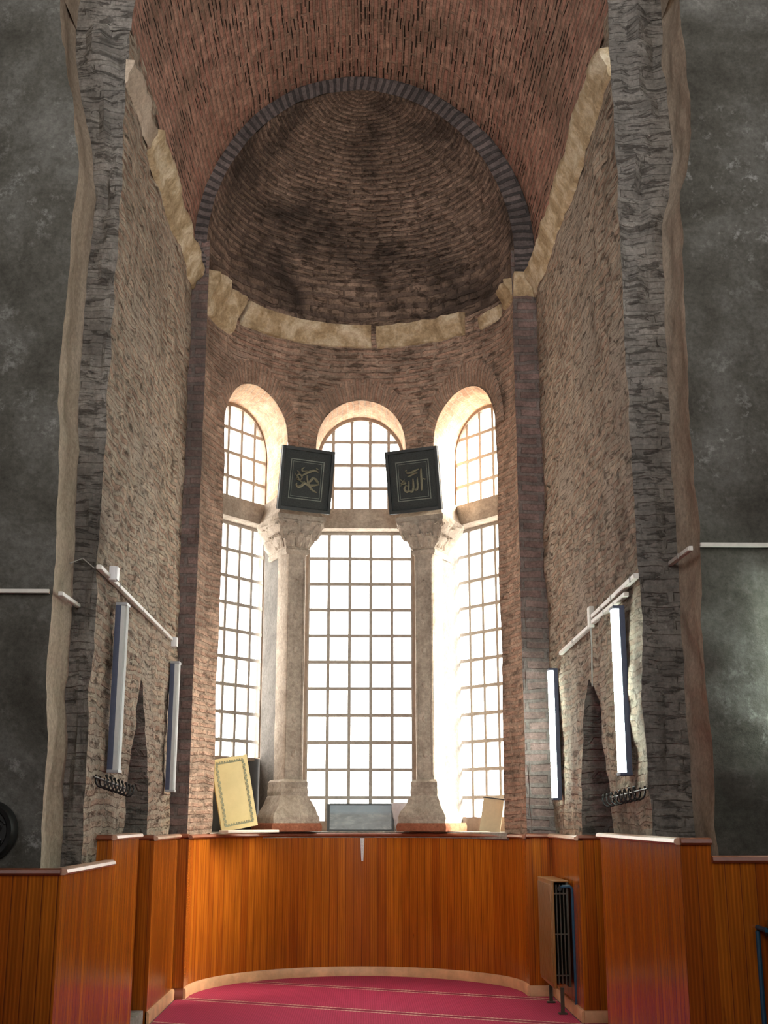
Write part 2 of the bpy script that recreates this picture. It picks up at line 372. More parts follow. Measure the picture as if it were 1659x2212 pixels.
def side_wall(name, s, xs, yn, y1, ypil, xpil, xr, yr, niche):
    """s = -1 left, +1 right. xs side wall |x|, yn near end, ypil apse start, xpil apse edge, xr(z) second return |x|, yr nave front wall."""
    cols = []; u = 0
    def add(fx, fy, du, mi):
        nonlocal u
        cols.append((fx, fy, u, mi)); u += du
    # nave front wall (grey), from far out to the return
    xo = 6.2
    for k, t in enumerate(frange(0, 1, 0.022)):
        def fx(z, t=t): return s*(xo + (xr(z)-xo)*t)
        add(fx, lambda z: yr, 0.092, 0)
    cols[-1] = (cols[-1][0], cols[-1][1], cols[-1][2], 1)
    # return strip of beige plaster
    n = 10
    for k in range(1, n+1):
        t = k/n
        def fx(z, t=t): return s*(xr(z) + 0.015*math.sin(t*PI))
        def fy(z, t=t): return yr + (yn-yr)*t
        add(fx, fy, (yn-yr)/n, 1)
    cols[-1] = (cols[-1][0], cols[-1][1], cols[-1][2], 2)
    n = 6
    for k in range(1, n+1):
        t = k/n
        def fx(z, t=t): return s*(xr(z) + (xs-xr(z))*t)
        def fy(z, t=t): return yn + 0.05*nz((t*3, z*2.0, s), 1, 3)*math.sin(t*PI)*(1+max(0, z-5))
        add(fx, fy, 0.03, 2)
    cols[-1] = (cols[-1][0], cols[-1][1], cols[-1][2], 3)
    ya, yb, zt, yt, dep = niche
    def half(z):
        # outline of the broken pointed niche
        if z > zt: return 0.03
        t = max(0.0, (zt - z)/1.0)
        return 0.5*min(1.0, 0.10 + 0.95*t**0.75)
    def yl(z):
        w = half(z)
        if z > zt: return yt - 0.03 - 0.5*min(1, (z-zt)/1.2)
        jag = 0.06*nz((z*2.2, 5.1, s*3), 1, 3) if z > 1.45 else 0
        return yt + (ya - yt)*min(1, 2*w) + jag*min(1, 2*w)
    def yh(z):
        w = half(z)
        if z > zt: return yt + 0.03 + 0.5*min(1, (z-zt)/1.2)
        jag = 0.06*nz((z*2.2, 1.1, s*7), 1, 3) if z > 1.45 else 0
        return yt + (yb - yt)*min(1, 2*w) + jag*min(1, 2*w)
    def depth(z): return dep if z < zt else 0.0
    n = 34
    for k in range(1, n+1):
        t = k/n
        add(lambda z: s*xs, lambda z, t=t: yn + (yl(z)-yn)*t, 0.042, 3)
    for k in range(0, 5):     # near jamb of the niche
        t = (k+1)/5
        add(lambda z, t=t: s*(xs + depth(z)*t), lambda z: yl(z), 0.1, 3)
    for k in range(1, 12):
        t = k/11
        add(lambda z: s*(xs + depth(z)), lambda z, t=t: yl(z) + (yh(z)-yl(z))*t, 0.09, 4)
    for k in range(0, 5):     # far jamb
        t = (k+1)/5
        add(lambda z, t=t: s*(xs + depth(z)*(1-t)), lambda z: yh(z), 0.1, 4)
    cols[-1] = (cols[-1][0], cols[-1][1], cols[-1][2], 3)
    n = 26
    for k in range(1, n+1):
        t = k/n
        add(lambda z: s*xs, lambda z, t=t: yh(z) + (ypil-yh(z))*t, 0.042, 3)
    cols[-1] = (cols[-1][0], cols[-1][1], cols[-1][2], 5)
    for k in range(1, 6):
        t = k/5
        add(lambda z, t=t: s*xs + (xpil - s*xs)*t, lambda z: ypil, 0.04, 5)
    zs = frange(0, 1.4, 0.2)[:-1] + frange(1.4, 2.9, 0.028)[:-1] + frange(2.9, 7.50, 0.042)
    return extruded_wall(name, cols, zs, [M_GRAY, M_BEIGE, M_DARK, M_SIDE, M_DARK, M_PILASTER], amp=0.021)

XRL = lambda z: interp([(0, 1.93), (1.6, 1.93), (2.7, 1.955), (3.6, 1.965), (4.6, 2.01), (5.4, 2.0), (6.0, 1.985), (6.5, 2.05), (7.2, 2.2), (8, 2.26)], z) + 0.018*nz((z*1.3, 0, 2), 1, 3)
XRR = lambda z: interp([(0, 2.10), (2.6, 2.10), (3.9, 2.10), (5.0, 2.12), (5.7, 2.13), (5.95, 2.2), (6.3, 2.25), (7.0, 2.22), (8, 2.26)], z) + 0.018*nz((z*1.3, 4, 2), 1, 3)
XS = 1.80; XSR = 1.83; YNL = 8.05; YNR = 7.85
tag(side_wall('wall_left', -1, XS, YNL, None, YL, A0-RA+0.03, XRL, 7.52, (9.44, 10.48, 2.66, 9.85, 0.75)), kind='structure', label='left wall of grey plaster and brown brick with a pointed niche')
tag(side_wall('wall_right', 1, XSR, YNR, None, YR, A0+RA-0.03, XRR, 7.33, (9.05, 10.32, 2.66, 9.72, 0.75)), kind='structure', label='right wall of grey plaster and brown brick with a pointed niche')

# ---- barrel vault over the bay, with the nave arch in front (one swept surface)
ZV = 7.43
def build_vault():
    prof = []   # (radius, y_left, y_right, height scale, u, mat)
    def P(xl, xr_, yl, yr_, h, u, m): prof.append((xl, xr_, yl, yr_, h, u, m))
    P(6.2, 6.2, 7.52, 7.33, 6.6, 0, 0); P(4.0, 4.0, 7.52, 7.33, 4.4, 2.0, 0)
    xl0, xr0 = XRL(ZV), XRR(ZV)
    for k in range(6):
        t = k/5; P(xl0, xr0, 7.52+(YNL-7.52)*t, 7.33+(YNR-7.33)*t, 2.62, 4+t*.5, 1 if k < 5 else 2)
    for k in range(1, 7):
        t = k/6; P(xl0+(XS-xl0)*t, xr0+(XSR-xr0)*t, YNL, YNR, 2.62+(2.11-2.62)*t, 4.5+t*.4, 2 if k < 6 else 3)
    n = 84
    for k in range(1, n+1):
        t = k/n; P(XS, XSR, YNL+(YL-YNL)*t, YNR+(YR-YNR)*t, 2.11, 4.9+3.6*t, 3)
    V, F, UV, MI = [], [], [], []; nphi = 120; nc = len(prof)
    for j in range(nphi+1):
        ph = PI*j/nphi; t = j/nphi; c, s = math.cos(ph), math.sin(ph)
        w = 0.5-0.5*math.cos(ph)
        for (xl, xr_, yl, yr_, h, u, m) in prof:
            r = xr_ if c > 0 else xl
            V.append(Vector((r*c, yr_+(yl-yr_)*w, ZV + h*s)))
    for j in range(nphi):
        for i in range(nc-1):
            a = j*nc+i; F.append((a, a+1, a+nc+1, a+nc))
            arc = 6.2
            v0, v1 = arc*j/nphi, arc*(j+1)/nphi
            UV.append(((prof[i][5], v0), (prof[i+1][5], v0), (prof[i+1][5], v1), (prof[i][5], v1))); MI.append(prof[i][6])
    cen = Vector((0, 10, 7.4))
    for k, v in enumerate(V):
        d = nz(v, 1.0, 3)*0.018 + nz(v*3.7, 1.0, 2)*0.008
        n_ = (v-Vector((0, v.y, 7.4))).normalized(); V[k] = v + n_*d
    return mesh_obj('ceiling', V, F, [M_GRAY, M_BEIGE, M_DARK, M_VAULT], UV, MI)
tag(build_vault(), kind='structure', label='pinkish brown brick barrel vault with dark missing bricks')

# ---- arch ring and half dome of the apse
def ring_dome():
    V, F, UV, MI = [], [], [], []
    n = 96; ri = 1.635; hi = 1.935; ro = 1.83; ho = 2.125
    def yy(ph): w = 0.5-0.5*math.cos(ph); return YR+(YL-YR)*w
    rows = []
    # front face of the ring, then its inner edge going back to the dome
    prof = [(1.0, 0.0), (0.75, 0.0), (0.5, 0.0), (0.25, 0.0), (0.0, 0.0)]
    for j in range(-8, n+9):
        if j < 0: ph, dz = 0.0, (j)/8*0.33
        elif j > n: ph, dz = PI, -(j-n)/8*0.33
        else: ph, dz = PI*j/n, 0
        c, s = math.cos(ph), math.sin(ph); row = []
        for t, _ in prof:
            r = ri+(ro-ri)*t; h = hi+(ho-hi)*t
            jag = 0.012*nz((j*0.35, t*4, 1), 1, 2)
            row.append(Vector((A0*(1-t)+r*c*(1+0), yy(ph)-0.004+jag, ZV+dz+h*s + (0.02*nz((j*0.2, 2, 2), 1, 2) if t == 0 else 0))))
        rows.append(row)
    nc = len(prof)
    for row in rows: V += row
    for j in range(len(rows)-1):
        for i in range(nc-1):
            a = j*nc+i; F.append((a, a+nc, a+nc+1, a+1))
            v0, v1 = j*0.062, (j+1)*0.062; u0, u1 = i*0.05, (i+1)*0.05
            UV.append(((u0, v0), (u0, v1), (u1, v1), (u1, v0))); MI.append(0)
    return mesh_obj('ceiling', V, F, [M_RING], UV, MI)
tag(ring_dome(), kind='structure', label='dark brick arch ring framing the half dome')

def half_dome():
    V, F, UV = [], [], []; nt_, ne = 120, 64
    R = 1.645
    for i in range(ne+1):
        e = (PI/2)*i/ne
        for j in range(nt_+1):
            th = -PI/2 + PI*j/nt_
            rr = R*math.cos(e); zz = math.sin(e)
            # stilted quarter ellipsoid; front follows the ring, back springs lower from the cornice
            back = max(0.0, math.cos(th))
            z0 = ZV - 0.33
            if i == 0: z = z0
            z = z0 + (0.33)*min(1, e/0.18) + 1.94*zz if True else 0
            x = A0 + rr*math.sin(th)
            y = (YL+(YR-YL)*(0.5+0.5*(rr/R)*math.sin(th))) + rr*math.cos(th)*0.985
            V.append(Vector((x, y, z)))
    nc = nt_+1
    for i in range(ne):
        for j in range(nt_):
            a = i*nc+j; F.append((a, a+1, a+nc+1, a+nc))
            e0 = i/ne*2.9; e1 = (i+1)/ne*2.9; k = math.cos(PI/2*i/ne)
            u0 = (j/nt_-0.5)*5.1; u1 = ((j+1)/nt_-0.5)*5.1
            UV.append(((u0, e0), (u1, e0), (u1, e1), (u0, e1)))
    c0 = Vector((A0, 11.6, 7.4))
    for k, v in enumerate(V):
        d = nz(v, 1.3, 3)*0.02 + nz(v*4, 1, 2)*0.012
        V[k] = v + (v-c0).normalized()*d
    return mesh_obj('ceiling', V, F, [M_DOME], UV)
tag(half_dome(), kind='structure', label='brick half dome over the apse, sooty towards its foot')

# ------------------------------------------------------------------ apse wall with three arched openings
def circ(th, r=RA): return Vector((A0 + r*math.sin(th), YC + r*math.cos(th)))
D2 = math.radians
OPEN = [(-63.5, -30.5), (-18.3, 18.3), (30.5, 63.5)]
ZSP = 5.72; ZLED = 1.45; ZIMP = 5.08
def archtop(deg):
    for a, b in OPEN:
        if a < deg < b:
            c, h = (a+b)/2, (b-a)/2
            return ZSP + 0.57*math.sqrt(max(0, 1-((deg-c)/h)**2))
    return ZSP
def col_angles():
    A = []
    for a, b in [(-90, -63.5), (-30.5, -18.3), (18.3, 30.5), (63.5, 90)]: A += frange(a, b, 1.3)
    for a, b in OPEN:
        c, h = (a+b)/2, (b-a)/2
        A += [c - h*math.cos(PI*k/28) for k in range(1, 28)]
    return sorted(set(round(x, 5) for x in A))
def apse_wall():
    angs = col_angles(); V, F, UV, MI = [], [], [], []
    def inside(a): return any(x < a < y for x, y in OPEN)
    idx = {}
    def vert(deg, z):
        k = (round(deg, 4), round(z, 4))
        if k not in idx:
            p = circ(D2(deg)); q = Vector((p.x, p.y, z))
            rad = Vector((p.x-A0, p.y-YC, 0)).normalized()
            fade = 1.0
            if z > 1.2: q = q + rad*(nz(q, 1.1, 3)*0.02+nz(q*4.5, 1, 2)*0.010)*fade
            # the outer sides follow the walls that are slightly askew
            q.y += 0.5*abs(math.sin(D2(deg)))**6*((YR if deg > 0 else YL)-YC)*2
            idx[k] = len(V); V.append(q)
        return idx[k]
    def quad(a, b, z0, z1, z2, z3, m):
        f = (vert(a, z0), vert(b, z1), vert(b, z2), vert(a, z3))
        if len(set(f)) == 4:
            ua, ub = D2(a)*RA, D2(b)*RA
            F.append(f); UV.append(((ua, z0), (ub, z1), (ub, z2), (ua, z3))); MI.append(m)
    nA = 34
    for a, b in zip(angs, angs[1:]):
        za, zb = archtop(a), archtop(b); zt = 7.15
        for k in range(nA):
            t0, t1 = k/nA, (k+1)/nA
            quad(a, b, za+(zt-za)*t0, zb+(zt-zb)*t0, zb+(zt-zb)*t1, za+(zt-za)*t1, 0)
        mid = (a+b)/2
        if not inside(mid):
            zlo = ZIMP if 18 < abs(mid) < 31 else ZLED
            zz = frange(zlo, ZSP, 0.06)
            for z0, z1 in zip(zz, zz[1:]): quad(a, b, z0, z0, z1, z1, 0)
        zz = frange(0, ZLED, 0.16)
        for z0, z1 in zip(zz, zz[1:]): quad(a, b, z0, z0, z1, z1, 0)
    # outline of every opening, lofted to its window plane
    def loft_open(inner, outer, m, n=12, uo=0):
        prev = None
        for k in range(n+1):
            t = k/n; row = []
            for p, q in zip(inner, outer):
                v = p.lerp(q, t); d = nz(v*3, 1, 2)*0.012*math.sin(t*PI) + 0
                row.append(len(V)); V.append(v + Vector((d, d, d)))
            if prev:
                ul = 0
                for i in range(len(row)-1):
                    l = (inner[i+1]-inner[i]).length
                    F.append((prev[i], prev[i+1], row[i+1], row[i]))
                    u0, u1 = 0.7*(k-1)/n, 0.7*k/n
                    UV.append(((u0, ul), (u0, ul+l), (u1, ul+l), (u1, ul))); MI.append(m); ul += l
            prev = row
    for (a, b), G0, G1 in zip(OPEN, GL0, GL1):
        c, h = (a+b)/2, (b-a)/2
        zb0 = ZLED if a < -40 else ZIMP; zb1 = ZLED if b > 40 else ZIMP
        inner, outer = [], []
        for z in frange(zb0, ZSP, 0.25)[:-1]:
            inner.append(Vector(V[vert(a, z)])); outer.append(Vector((G0.x, G0.y, z)))
        for k in range(0, 29):
            t = 0.5-0.5*math.cos(PI*k/28); g = G0.lerp(G1, t)
            aa = a if k == 0 else (b if k == 28 else c - h*math.cos(PI*k/28))
            aa = min(angs, key=lambda q: abs(q-aa))
            inner.append(Vector(V[vert(aa, archtop(aa))]))
            outer.append(Vector((g.x, g.y, ZSP + 0.54*math.sin(PI*k/28))))
        for z in frange(zb1, ZSP, 0.25)[:-1][::-1]:
            inner.append(Vector(V[vert(b, z)])); outer.append(Vector((G1.x, G1.y, z)))
        loft_open(inner, outer, 2)
    # voussoir fans, a thin brick ring standing a little proud of the wall
    for (a, b) in OPEN:
        c, h = (a+b)/2, (b-a)/2; n = 40; prev = None
        for k in range(n+1):
            ph = PI*k/n; row = []
            for q in range(7):
                r = 1.0 + 0.62*q/6
                rr = r + (0.05*nz((k*0.6, c, 0), 1, 2) if q == 6 else 0)
                deg = c - h*rr*math.cos(ph)*(0.5+0.5/ r if r > 1 else 1); z = ZSP + (0.57 + 0.47*(rr-1)/0.62*0.62)*math.sin(ph)
                p = circ(D2(deg), RA - (0.010 if 0 < q < 6 else -0.01)); v = Vector((p.x, p.y, z))
                rad = Vector((p.x-A0, p.y-YC, 0)).normalized()
                v = v + rad*(nz(v, 1.1, 3)*0.02+nz(v*4.5, 1, 2)*0.010)
                row.append(len(V)); V.append(v)
            if prev:
                for q in range(6):
                    F.append((prev[q], prev[q+1], row[q+1], row[q]))
                    v0, v1 = 1.75*(k-1)/n*1.3, 1.75*k/n*1.3
                    UV.append(((q*0.06, v0), ((q+1)*0.06, v0), ((q+1)*0.06, v1), (q*0.06, v1))); MI.append(1)
            prev = row
    # solid masonry above the two pillars and the ledge
    for sgn in (-1, 1):
        rows = []
        for k in range(9):
            deg = sgn*(18.3+(30.5-18.3)*k/8); p = circ(D2(deg), RA-0.004)
            o0 = (GL0[1] if sgn < 0 else GL1[1]); o1 = (GL1[0] if sgn < 0 else GL0[2])
            q = o0.lerp(o1, k/8)
            rows.append((len(V), len(V)+1)); V.append(Vector((p.x, p.y, ZIMP))); V.append(Vector((q.x, q.y, ZIMP)))
        for (a0, a1), (b0, b1) in zip(rows, rows[1:]):
            F.append((a0, b0, b1, a1)); UV.append(((0, 0), (.1, 0), (.1, .7), (0, .7))); MI.append(2)
    return mesh_obj('wall_back', V, F, [M_APSE, M_VOUS, M_REVEAL], UV, MI)
# window planes: ends of the glazing in plan, left, centre, right
GL0 = [Vector((A0-1.80, 12.90)), Vector((A0-0.52, 13.80)), Vector((A0+1.13, 13.78))]
GL1 = [Vector((A0-1.13, 13.78)), Vector((A0+0.52, 13.80)), Vector((A0+1.80, 12.90))]
tag(apse_wall(), kind='structure', label='curved apse wall of pinkish brick with three tall arched openings')

# ledge stone behind the panelling
def ledge():
    bm = bmesh.new()
    inner = [circ(D2(a), RA-0.03) for a in frange(-66, 66, 3)]
    pts = [Vector((A0-1.92, 12.95)), Vector((A0-1.2, 13.9)), Vector((A0-0.6, 13.92)), Vector((A0+0.6, 13.92)), Vector((A0+1.2, 13.9)), Vector((A0+1.92, 12.95))]
    def along(t):
        ds = [0]
        for p, q in zip(pts, pts[1:]): ds.append(ds[-1]+(q-p).length)
        x = t*ds[-1]
        for k in range(len(pts)-1):
            if x <= ds[k+1]+1e-9: return pts[k].lerp(pts[k+1], (x-ds[k])/(ds[k+1]-ds[k]))
        return pts[-1]
    n = len(inner)-1
    top = [[(p.x, p.y, ZLED), (along(i/n).x, along(i/n).y, ZLED)] for i, p in enumerate(inner)]
    rings = []
    for i, p in enumerate(inner):
        o = along(i/n)
        rings.append([(p.x, p.y, ZLED), (o.x, o.y, ZLED), (o.x, o.y, ZLED-0.4), (p.x, p.y, ZLED-0.06)])
    loft(bm, rings)
    return bm_obj('window_sill', bm, M_STEP)
t = ledge(); t.name = 'trim_1'; tag(t, kind='structure', label='stone ledge under the apse windows')

# ------------------------------------------------------------------ windows
def window(name, P0, P1, lower_cols, upper_cols, x_low0, x_low1, zbot, label, rows_low=11, dark_panel=None):
    d = (P1-P0); Lw = d.length; d.normalize(); nrm = Vector((d.y, -d.x))
    if nrm.dot(Vector((A0-P0.x, YC-P0.y))) < 0: nrm = -nrm
    root = empty(name, (P0.x, P0.y, ZLED), (0, 0, math.atan2(d.y, d.x)), label=label, kind='structure')
    # local frame: x along the window, y away from the room, z up from the ledge
    sy = 1.0 if Vector((-d.y, d.x)).dot(nrm) < 0 else -1.0
    Z0 = ZLED
    def B(bm, x0, x1, z0, z1, th, y=0.0, bev=0): box(bm, ((x0+x1)/2, sy*y, (z0+z1)/2-Z0), (abs(x1-x0), th, abs(z1-z0)), bevel=bev)
    w = 0.036
    # frame: outer jambs, sill and arched head
    bm = bmesh.new()
    for xx in (x_low0-0.03, x_low1+0.03): B(bm, xx-0.035, xx+0.035, ZLED, 4.86, 0.09, 0.02)
    B(bm, x_low0-0.06, x_low1+0.06, ZLED, zbot, 0.09, 0.02)
    R = Lw/2; cx = R; hh = 0.54
    ring = []
    for k in range(33):
        ph = PI*k/32
        o = (cx - (R+0.03)*math.cos(ph), ZSP+(hh+0.03)*math.sin(ph)); i_ = (cx-(R-0.035)*math.cos(ph), ZSP+(hh-0.035)*math.sin(ph))
        ring.append([(o[0], sy*-0.03, o[1]-Z0), (o[0], sy*0.06, o[1]-Z0), (i_[0], sy*0.06, i_[1]-Z0), (i_[0], sy*-0.03, i_[1]-Z0)])
    loft(bm, ring)
    for xx in (0.0, Lw): B(bm, xx-0.035, xx+0.035, 5.05, ZSP, 0.09, 0.02)
    bm_obj('window_frame', bm, M_FRAMEW, root)
    bm = bmesh.new(); B(bm, x_low0-0.10, x_low1+0.10, 4.85, 5.09, 0.30, -0.05, 0.012)
    bm_obj('stone_transom', bm, M_MARBLE, root)
    # muntins
    def grid(x0, x1, z0, z1, nc, nr, zrow, clip, nm):
        bm = bmesh.new()
        xs_ = [x0+(x1-x0)*k/nc for k in range(nc+1)]
        rows = zrow
        for k, x in enumerate(xs_):
            zt = clip(x) if clip else z1
            e = 1.3 if k in (0, nc) else 1
            if zt > z0+0.03: B(bm, x-w*e/2, x+w*e/2, z0, zt, 0.03)
        for z in rows:
            if clip and z > ZSP:
                q = (R)*math.sqrt(max(0, 1-((z-ZSP)/hh)**2)); a_, b_ = max(x0, cx-q), min(x1, cx+q)
            else: a_, b_ = x0, x1
            B(bm, a_, b_, z-w/2, z+w/2, 0.034)
        for x in xs_:
            for z in rows:
                if clip and z > ZSP and abs(x-cx) > R*math.sqrt(max(0, 1-((z-ZSP)/hh)**2)): continue
                r = 0.034
                M_ = Matrix.Translation((x, 0, z-Z0)) @ Matrix.Rotation(PI/4, 4, 'Y')
                box(bm, (0, 0, 0), (r*1.5, 0.026, r*1.5), mat=M_)
        bm_obj(nm, bm, M_BAR, root)
    pitch = 0.302
    rows = [4.85 - 0.02 - pitch*k for k in range(0, 12) if 4.83-pitch*k > zbot-0.02]
    grid(x_low0, x_low1, zbot, 4.85, lower_cols, 0, rows, None, 'lower_muntin_grid')
    cl = lambda x: ZSP + hh*math.sqrt(max(0, 1-((x-cx)/R)**2)) if 0 <= x <= Lw else ZSP
    urows = [5.10, 5.38, 5.665, 5.955]
    x0u, x1u = cx-0.22*upper_cols/2, cx+0.22*upper_cols/2
    grid(x0u, x1u, 5.09, 6.2, upper_cols, 0, urows, cl, 'upper_muntin_grid')
    # glass panes, one thin sheet behind the bars for each light
    bm = bmesh.new()
    f = [bm.verts.new(p) for p in [(x_low0, sy*0.012, zbot-Z0), (x_low1, sy*0.012, zbot-Z0), (x_low1, sy*0.012, 4.85-Z0), (x_low0, sy*0.012, 4.85-Z0)]]
    bm.faces.new(f)
    pts = [(0, 5.09), (Lw, 5.09)] + [(cx+R*math.cos(PI*k/24), ZSP+hh*math.sin(PI*k/24)) for k in range(25)]
    bm.faces.new([bm.verts.new((x, sy*0.012, z-Z0)) for x, z in pts])
    bm_obj('glass_pane', bm, M_GLASS, root, smooth=0)
    return root, sy
wL, _ = window('window_1', GL0[0], GL1[0], 5, 5, 0.06, 1.10, 2.24, 'left arched apse window above the yellow board')
wC, _ = window('window_2', GL0[1], GL1[1], 5, 5, -0.09, 1.13, 1.56, 'centre arched apse window between the two stone pillars')
wR, _ = window('window_3', GL0[2], GL1[2], 5, 5, 0.0, 1.10, 1.60, 'right arched apse window beside the lit fluorescent lamps')

# ------------------------------------------------------------------ stone pillars between the windows
def pillar(sgn, label):
    cx = A0 + sgn*0.70
    root = empty('stone_pillar', (cx, 13.05, ZLED), label=label, cat='pillar', group='stone pillars between the apse windows')
    a = sgn*D2(24.6)
    def loc(x, y, z):   # radial frame, x across, y outwards
        return (x*math.cos(a) + y*math.sin(a)*1.0, -x*math.sin(a) + y*math.cos(a), z-ZLED)
    # shaft: a deep pier that widens towards the windows
    bm = bmesh.new(); rings = []
    for z in frange(1.98, 4.44, 0.06):
        r = []
        dz = nz((sgn*3, z*2, 0), 1, 2)*0.004
        for x, y in [(-0.118, 0.03), (-0.10, 0.0), (0.10, 0.0), (0.118, 0.03), (0.125, 0.26), (-0.125, 0.26)]:
            r.append(loc(x+dz*(1 if x > 0 else -1), y, z))
        rings.append(r)
    loft(bm, rings)
    # sunk panel with carved bosses down the face
    sh = bm_obj('shaft', bm, M_MARBLE, root)
    bm = bmesh.new(); ow = 0.10 if sgn < 0 else 0.135
    lo_, hi_ = (-ow, 0.18) if sgn < 0 else (-0.18, ow)
    loft(bm, [[loc(-0.105, 0.25, z), loc(0.105, 0.25, z), loc(hi_, 0.77, z), loc(lo_, 0.77, z)] for z in (ZLED, 5.09)])
    bm_obj('rear_pier', bm, M_REAR, root)
    bm = bmesh.new()
    for z in (2.25, 2.62, 2.99, 3.36, 3.73, 4.10):
        M_ = Matrix.Translation(loc(0, 0.0, z)) @ Matrix.Rotation(-a, 4, 'Z') @ Matrix.Diagonal((0.032, 0.012, 0.04, 1))
        bmesh.ops.create_icosphere(bm, subdivisions=2, radius=1, matrix=M_)
    bm_obj('carved_boss', bm, M_MARBLE, sh)
    bm = bmesh.new()
    for x in (-0.085, 0.085):
        M_ = Matrix.Translation(loc(x, -0.002, 3.2)) @ Matrix.Rotation(-a, 4, 'Z')
        box(bm, (0, 0, 0), (0.018, 0.012, 2.36), mat=M_)
    bm_obj('edge_moulding', bm, M_MARBLE, sh)
    # base: slab, sloping carved block, torus rings
    bm = bmesh.new()
    def rect(hw, y0, y1, z, jag=0): return [loc(-hw, y0, z), loc(hw, y0, z), loc(hw, y1, z), loc(-hw, y1, z)]
    prof = [(0.262, -0.12, 1.535), (0.262, -0.12, 1.60), (0.235, -0.10, 1.66), (0.195, -0.075, 1.73), (0.165, -0.06, 1.80), (0.15, -0.045, 1.82), (0.155, -0.05, 1.86), (0.148, -0.04, 1.90), (0.150, -0.045, 1.96), (0.125, -0.02, 1.985)]
    loft(bm, [rect(hw, y0, 0.36, z) for hw, y0, z in prof])
    bmesh.ops.subdivide_edges(bm, edges=bm.edges[:], cuts=3, use_grid_fill=True)
    for v in bm.verts:
        p = v.co
        if p.z < 0.33: v.co = p + Vector((nz(p*9, 1, 2), nz(p*9+Vector((5, 1, 2)), 1, 2), nz(p*9+Vector((1, 7, 2)), 1, 2)*0.4))*0.012
    bm_obj('base', bm, M_MARBLE, root)
    bm = bmesh.new(); loft(bm, [rect(0.275, -0.135, 0.5, 1.455), rect(0.28, -0.14, 0.5, 1.50), rect(0.268, -0.13, 0.5, 1.54)])
    bm_obj('plinth', bm, M_REDSTONE, root)
    # capital: neck, flaring acanthus basket, abacus
    bm = bmesh.new()
    def rr_(hw, y0, z, lob=0.0, ph=0):
        out = []; N = 40; y1 = 0.55
        # rounded rectangle perimeter with leaf lobes
        per = []
        for k in range(N):
            t = k/N*4; sd_ = int(t); f_ = t-sd_
            x, y = [(-hw+2*hw*f_, y0), (hw, y0+(y1-y0)*f_), (hw-2*hw*f_, y1), (-hw, y1-(y1-y0)*f_)][sd_]
            l = lob*abs(math.sin(f_*PI*2.0+ph))
            nx, ny = [(0, -1), (1, 0), (0, 1), (-1, 0)][sd_]
            out.append(loc(x+nx*l, y+ny*l, z))
        return out
    prof = [(0.125, 0.0, 4.42, 0), (0.14, -0.015, 4.45, 0), (0.14, -0.015, 4.49, 0), (0.128, 0.0, 4.50, 0.0), (0.14, -0.01, 4.53, 0.02), (0.165, -0.03, 4.60, 0.04), (0.185, -0.05, 4.66, 0.05), (0.195, -0.055, 4.69, 0.02),
            (0.205, -0.065, 4.73, 0.035), (0.24, -0.09, 4.80, 0.05), (0.27, -0.115, 4.86, 0.045), (0.275, -0.12, 4.89, 0.01), (0.285, -0.13, 4.91, 0), (0.285, -0.13, 4.95, 0), (0.26, -0.1, 4.97, 0), (0.20, 0.02, 5.0, 0), (0.20, 0.02, 5.09, 0)]
    loft(bm, [rr_(hw, y0, (4.42+(z-4.42)*0.79 if z < 4.98 else z), lb, (i % 2)*PI/4) for i, (hw, y0, z, lb) in enumerate(prof)])
    cp = bm_obj('capital', bm, M_MARBLE, root, smooth=25)
    # carved leaves: tongues that curl outwards, on the front and both flanks
    bm = bmesh.new()
    for face in range(3):
        for row, (zb, hh_, xs_) in enumerate([(4.50, 0.17, (-0.09, 0.0, 0.09)), (4.58, 0.20, (-0.17, -0.055, 0.055, 0.17))]):
            for x0 in xs_:
                rings = []
                for k in range(9):
                    t = k/8; z = zb + hh_*(t if t < 0.85 else 0.85-(t-0.85)*0.8)
                    grow = max(0, z-4.48)*0.36
                    out = 0.012 + grow + 0.045*t**3; wd = 0.046*math.sin(PI*min(1, 0.18+0.72*t))*(1.15 if row else 1)
                    cxx = x0*(1+grow*2.2)
                    ring = [(-wd, 0.0), (-wd*0.5, 0.012), (0, 0.004), (wd*0.5, 0.012), (wd, 0.0), (0, -0.02)]
                    pr = []
                    for a_, b_ in ring:
                        q = cxx+a_; o_ = out+b_
                        if face == 0: pr.append(loc(q, -0.01-o_, z))
                        elif face == 1: pr.append(loc(0.135+o_, 0.14+q, z))
                        else: pr.append(loc(-0.135-o_, 0.14-q, z))
                    rings.append(pr)
                loft(bm, rings)
    bm_obj('carved_leaves', bm, M_MARBLE, cp, smooth=40)
    return root
pillar(-1, 'left carved stone pillar with leafy capital between left and centre windows')
pillar(1, 'right carved stone pillar with leafy capital between centre and right windows')

# ------------------------------------------------------------------ marble cornices
CORN = [(0.02, 0.0), (-0.03, 0.02), (-0.045, 0.05), (-0.055, 0.10), (-0.115, 0.17), (-0.135, 0.20), (-0.14, 0.25), (0.02, 0.27)]   # (inwards negative, up)
def cornice_arc(name, a0, a1, z0, label, rough=0.0, hs=1.0, ps=1.0, seed=0):
    bm = bmesh.new(); rings = []
    for a in frange(a0, a1, 1.4):
        th = D2(a); ring = []
        k0 = 1.0 + rough*nz((a*0.12, seed, 0), 1, 3)
        for q, (o, h) in enumerate(CORN):
            p = circ(th, RA + o*ps*(k0 if o < 0 else 1)); ed = 0.5*((YR if a > 0 else YL)-YC)*2*abs(math.sin(th))**6
            v = Vector((p.x, p.y+ed, z0 + h*hs))
            v += Vector((nz(v*5, 1, 2), nz(v*5+Vector((3, 3, 3)), 1, 2), nz(v*5+Vector((8, 3, 3)), 1, 2)))*(0.008+0.02*rough)
            ring.append(v)
        rings.append(ring)
    loft(bm, rings)
    return tag(bm_obj(name, bm, M_CORN, smooth=40), kind='structure', label=label)
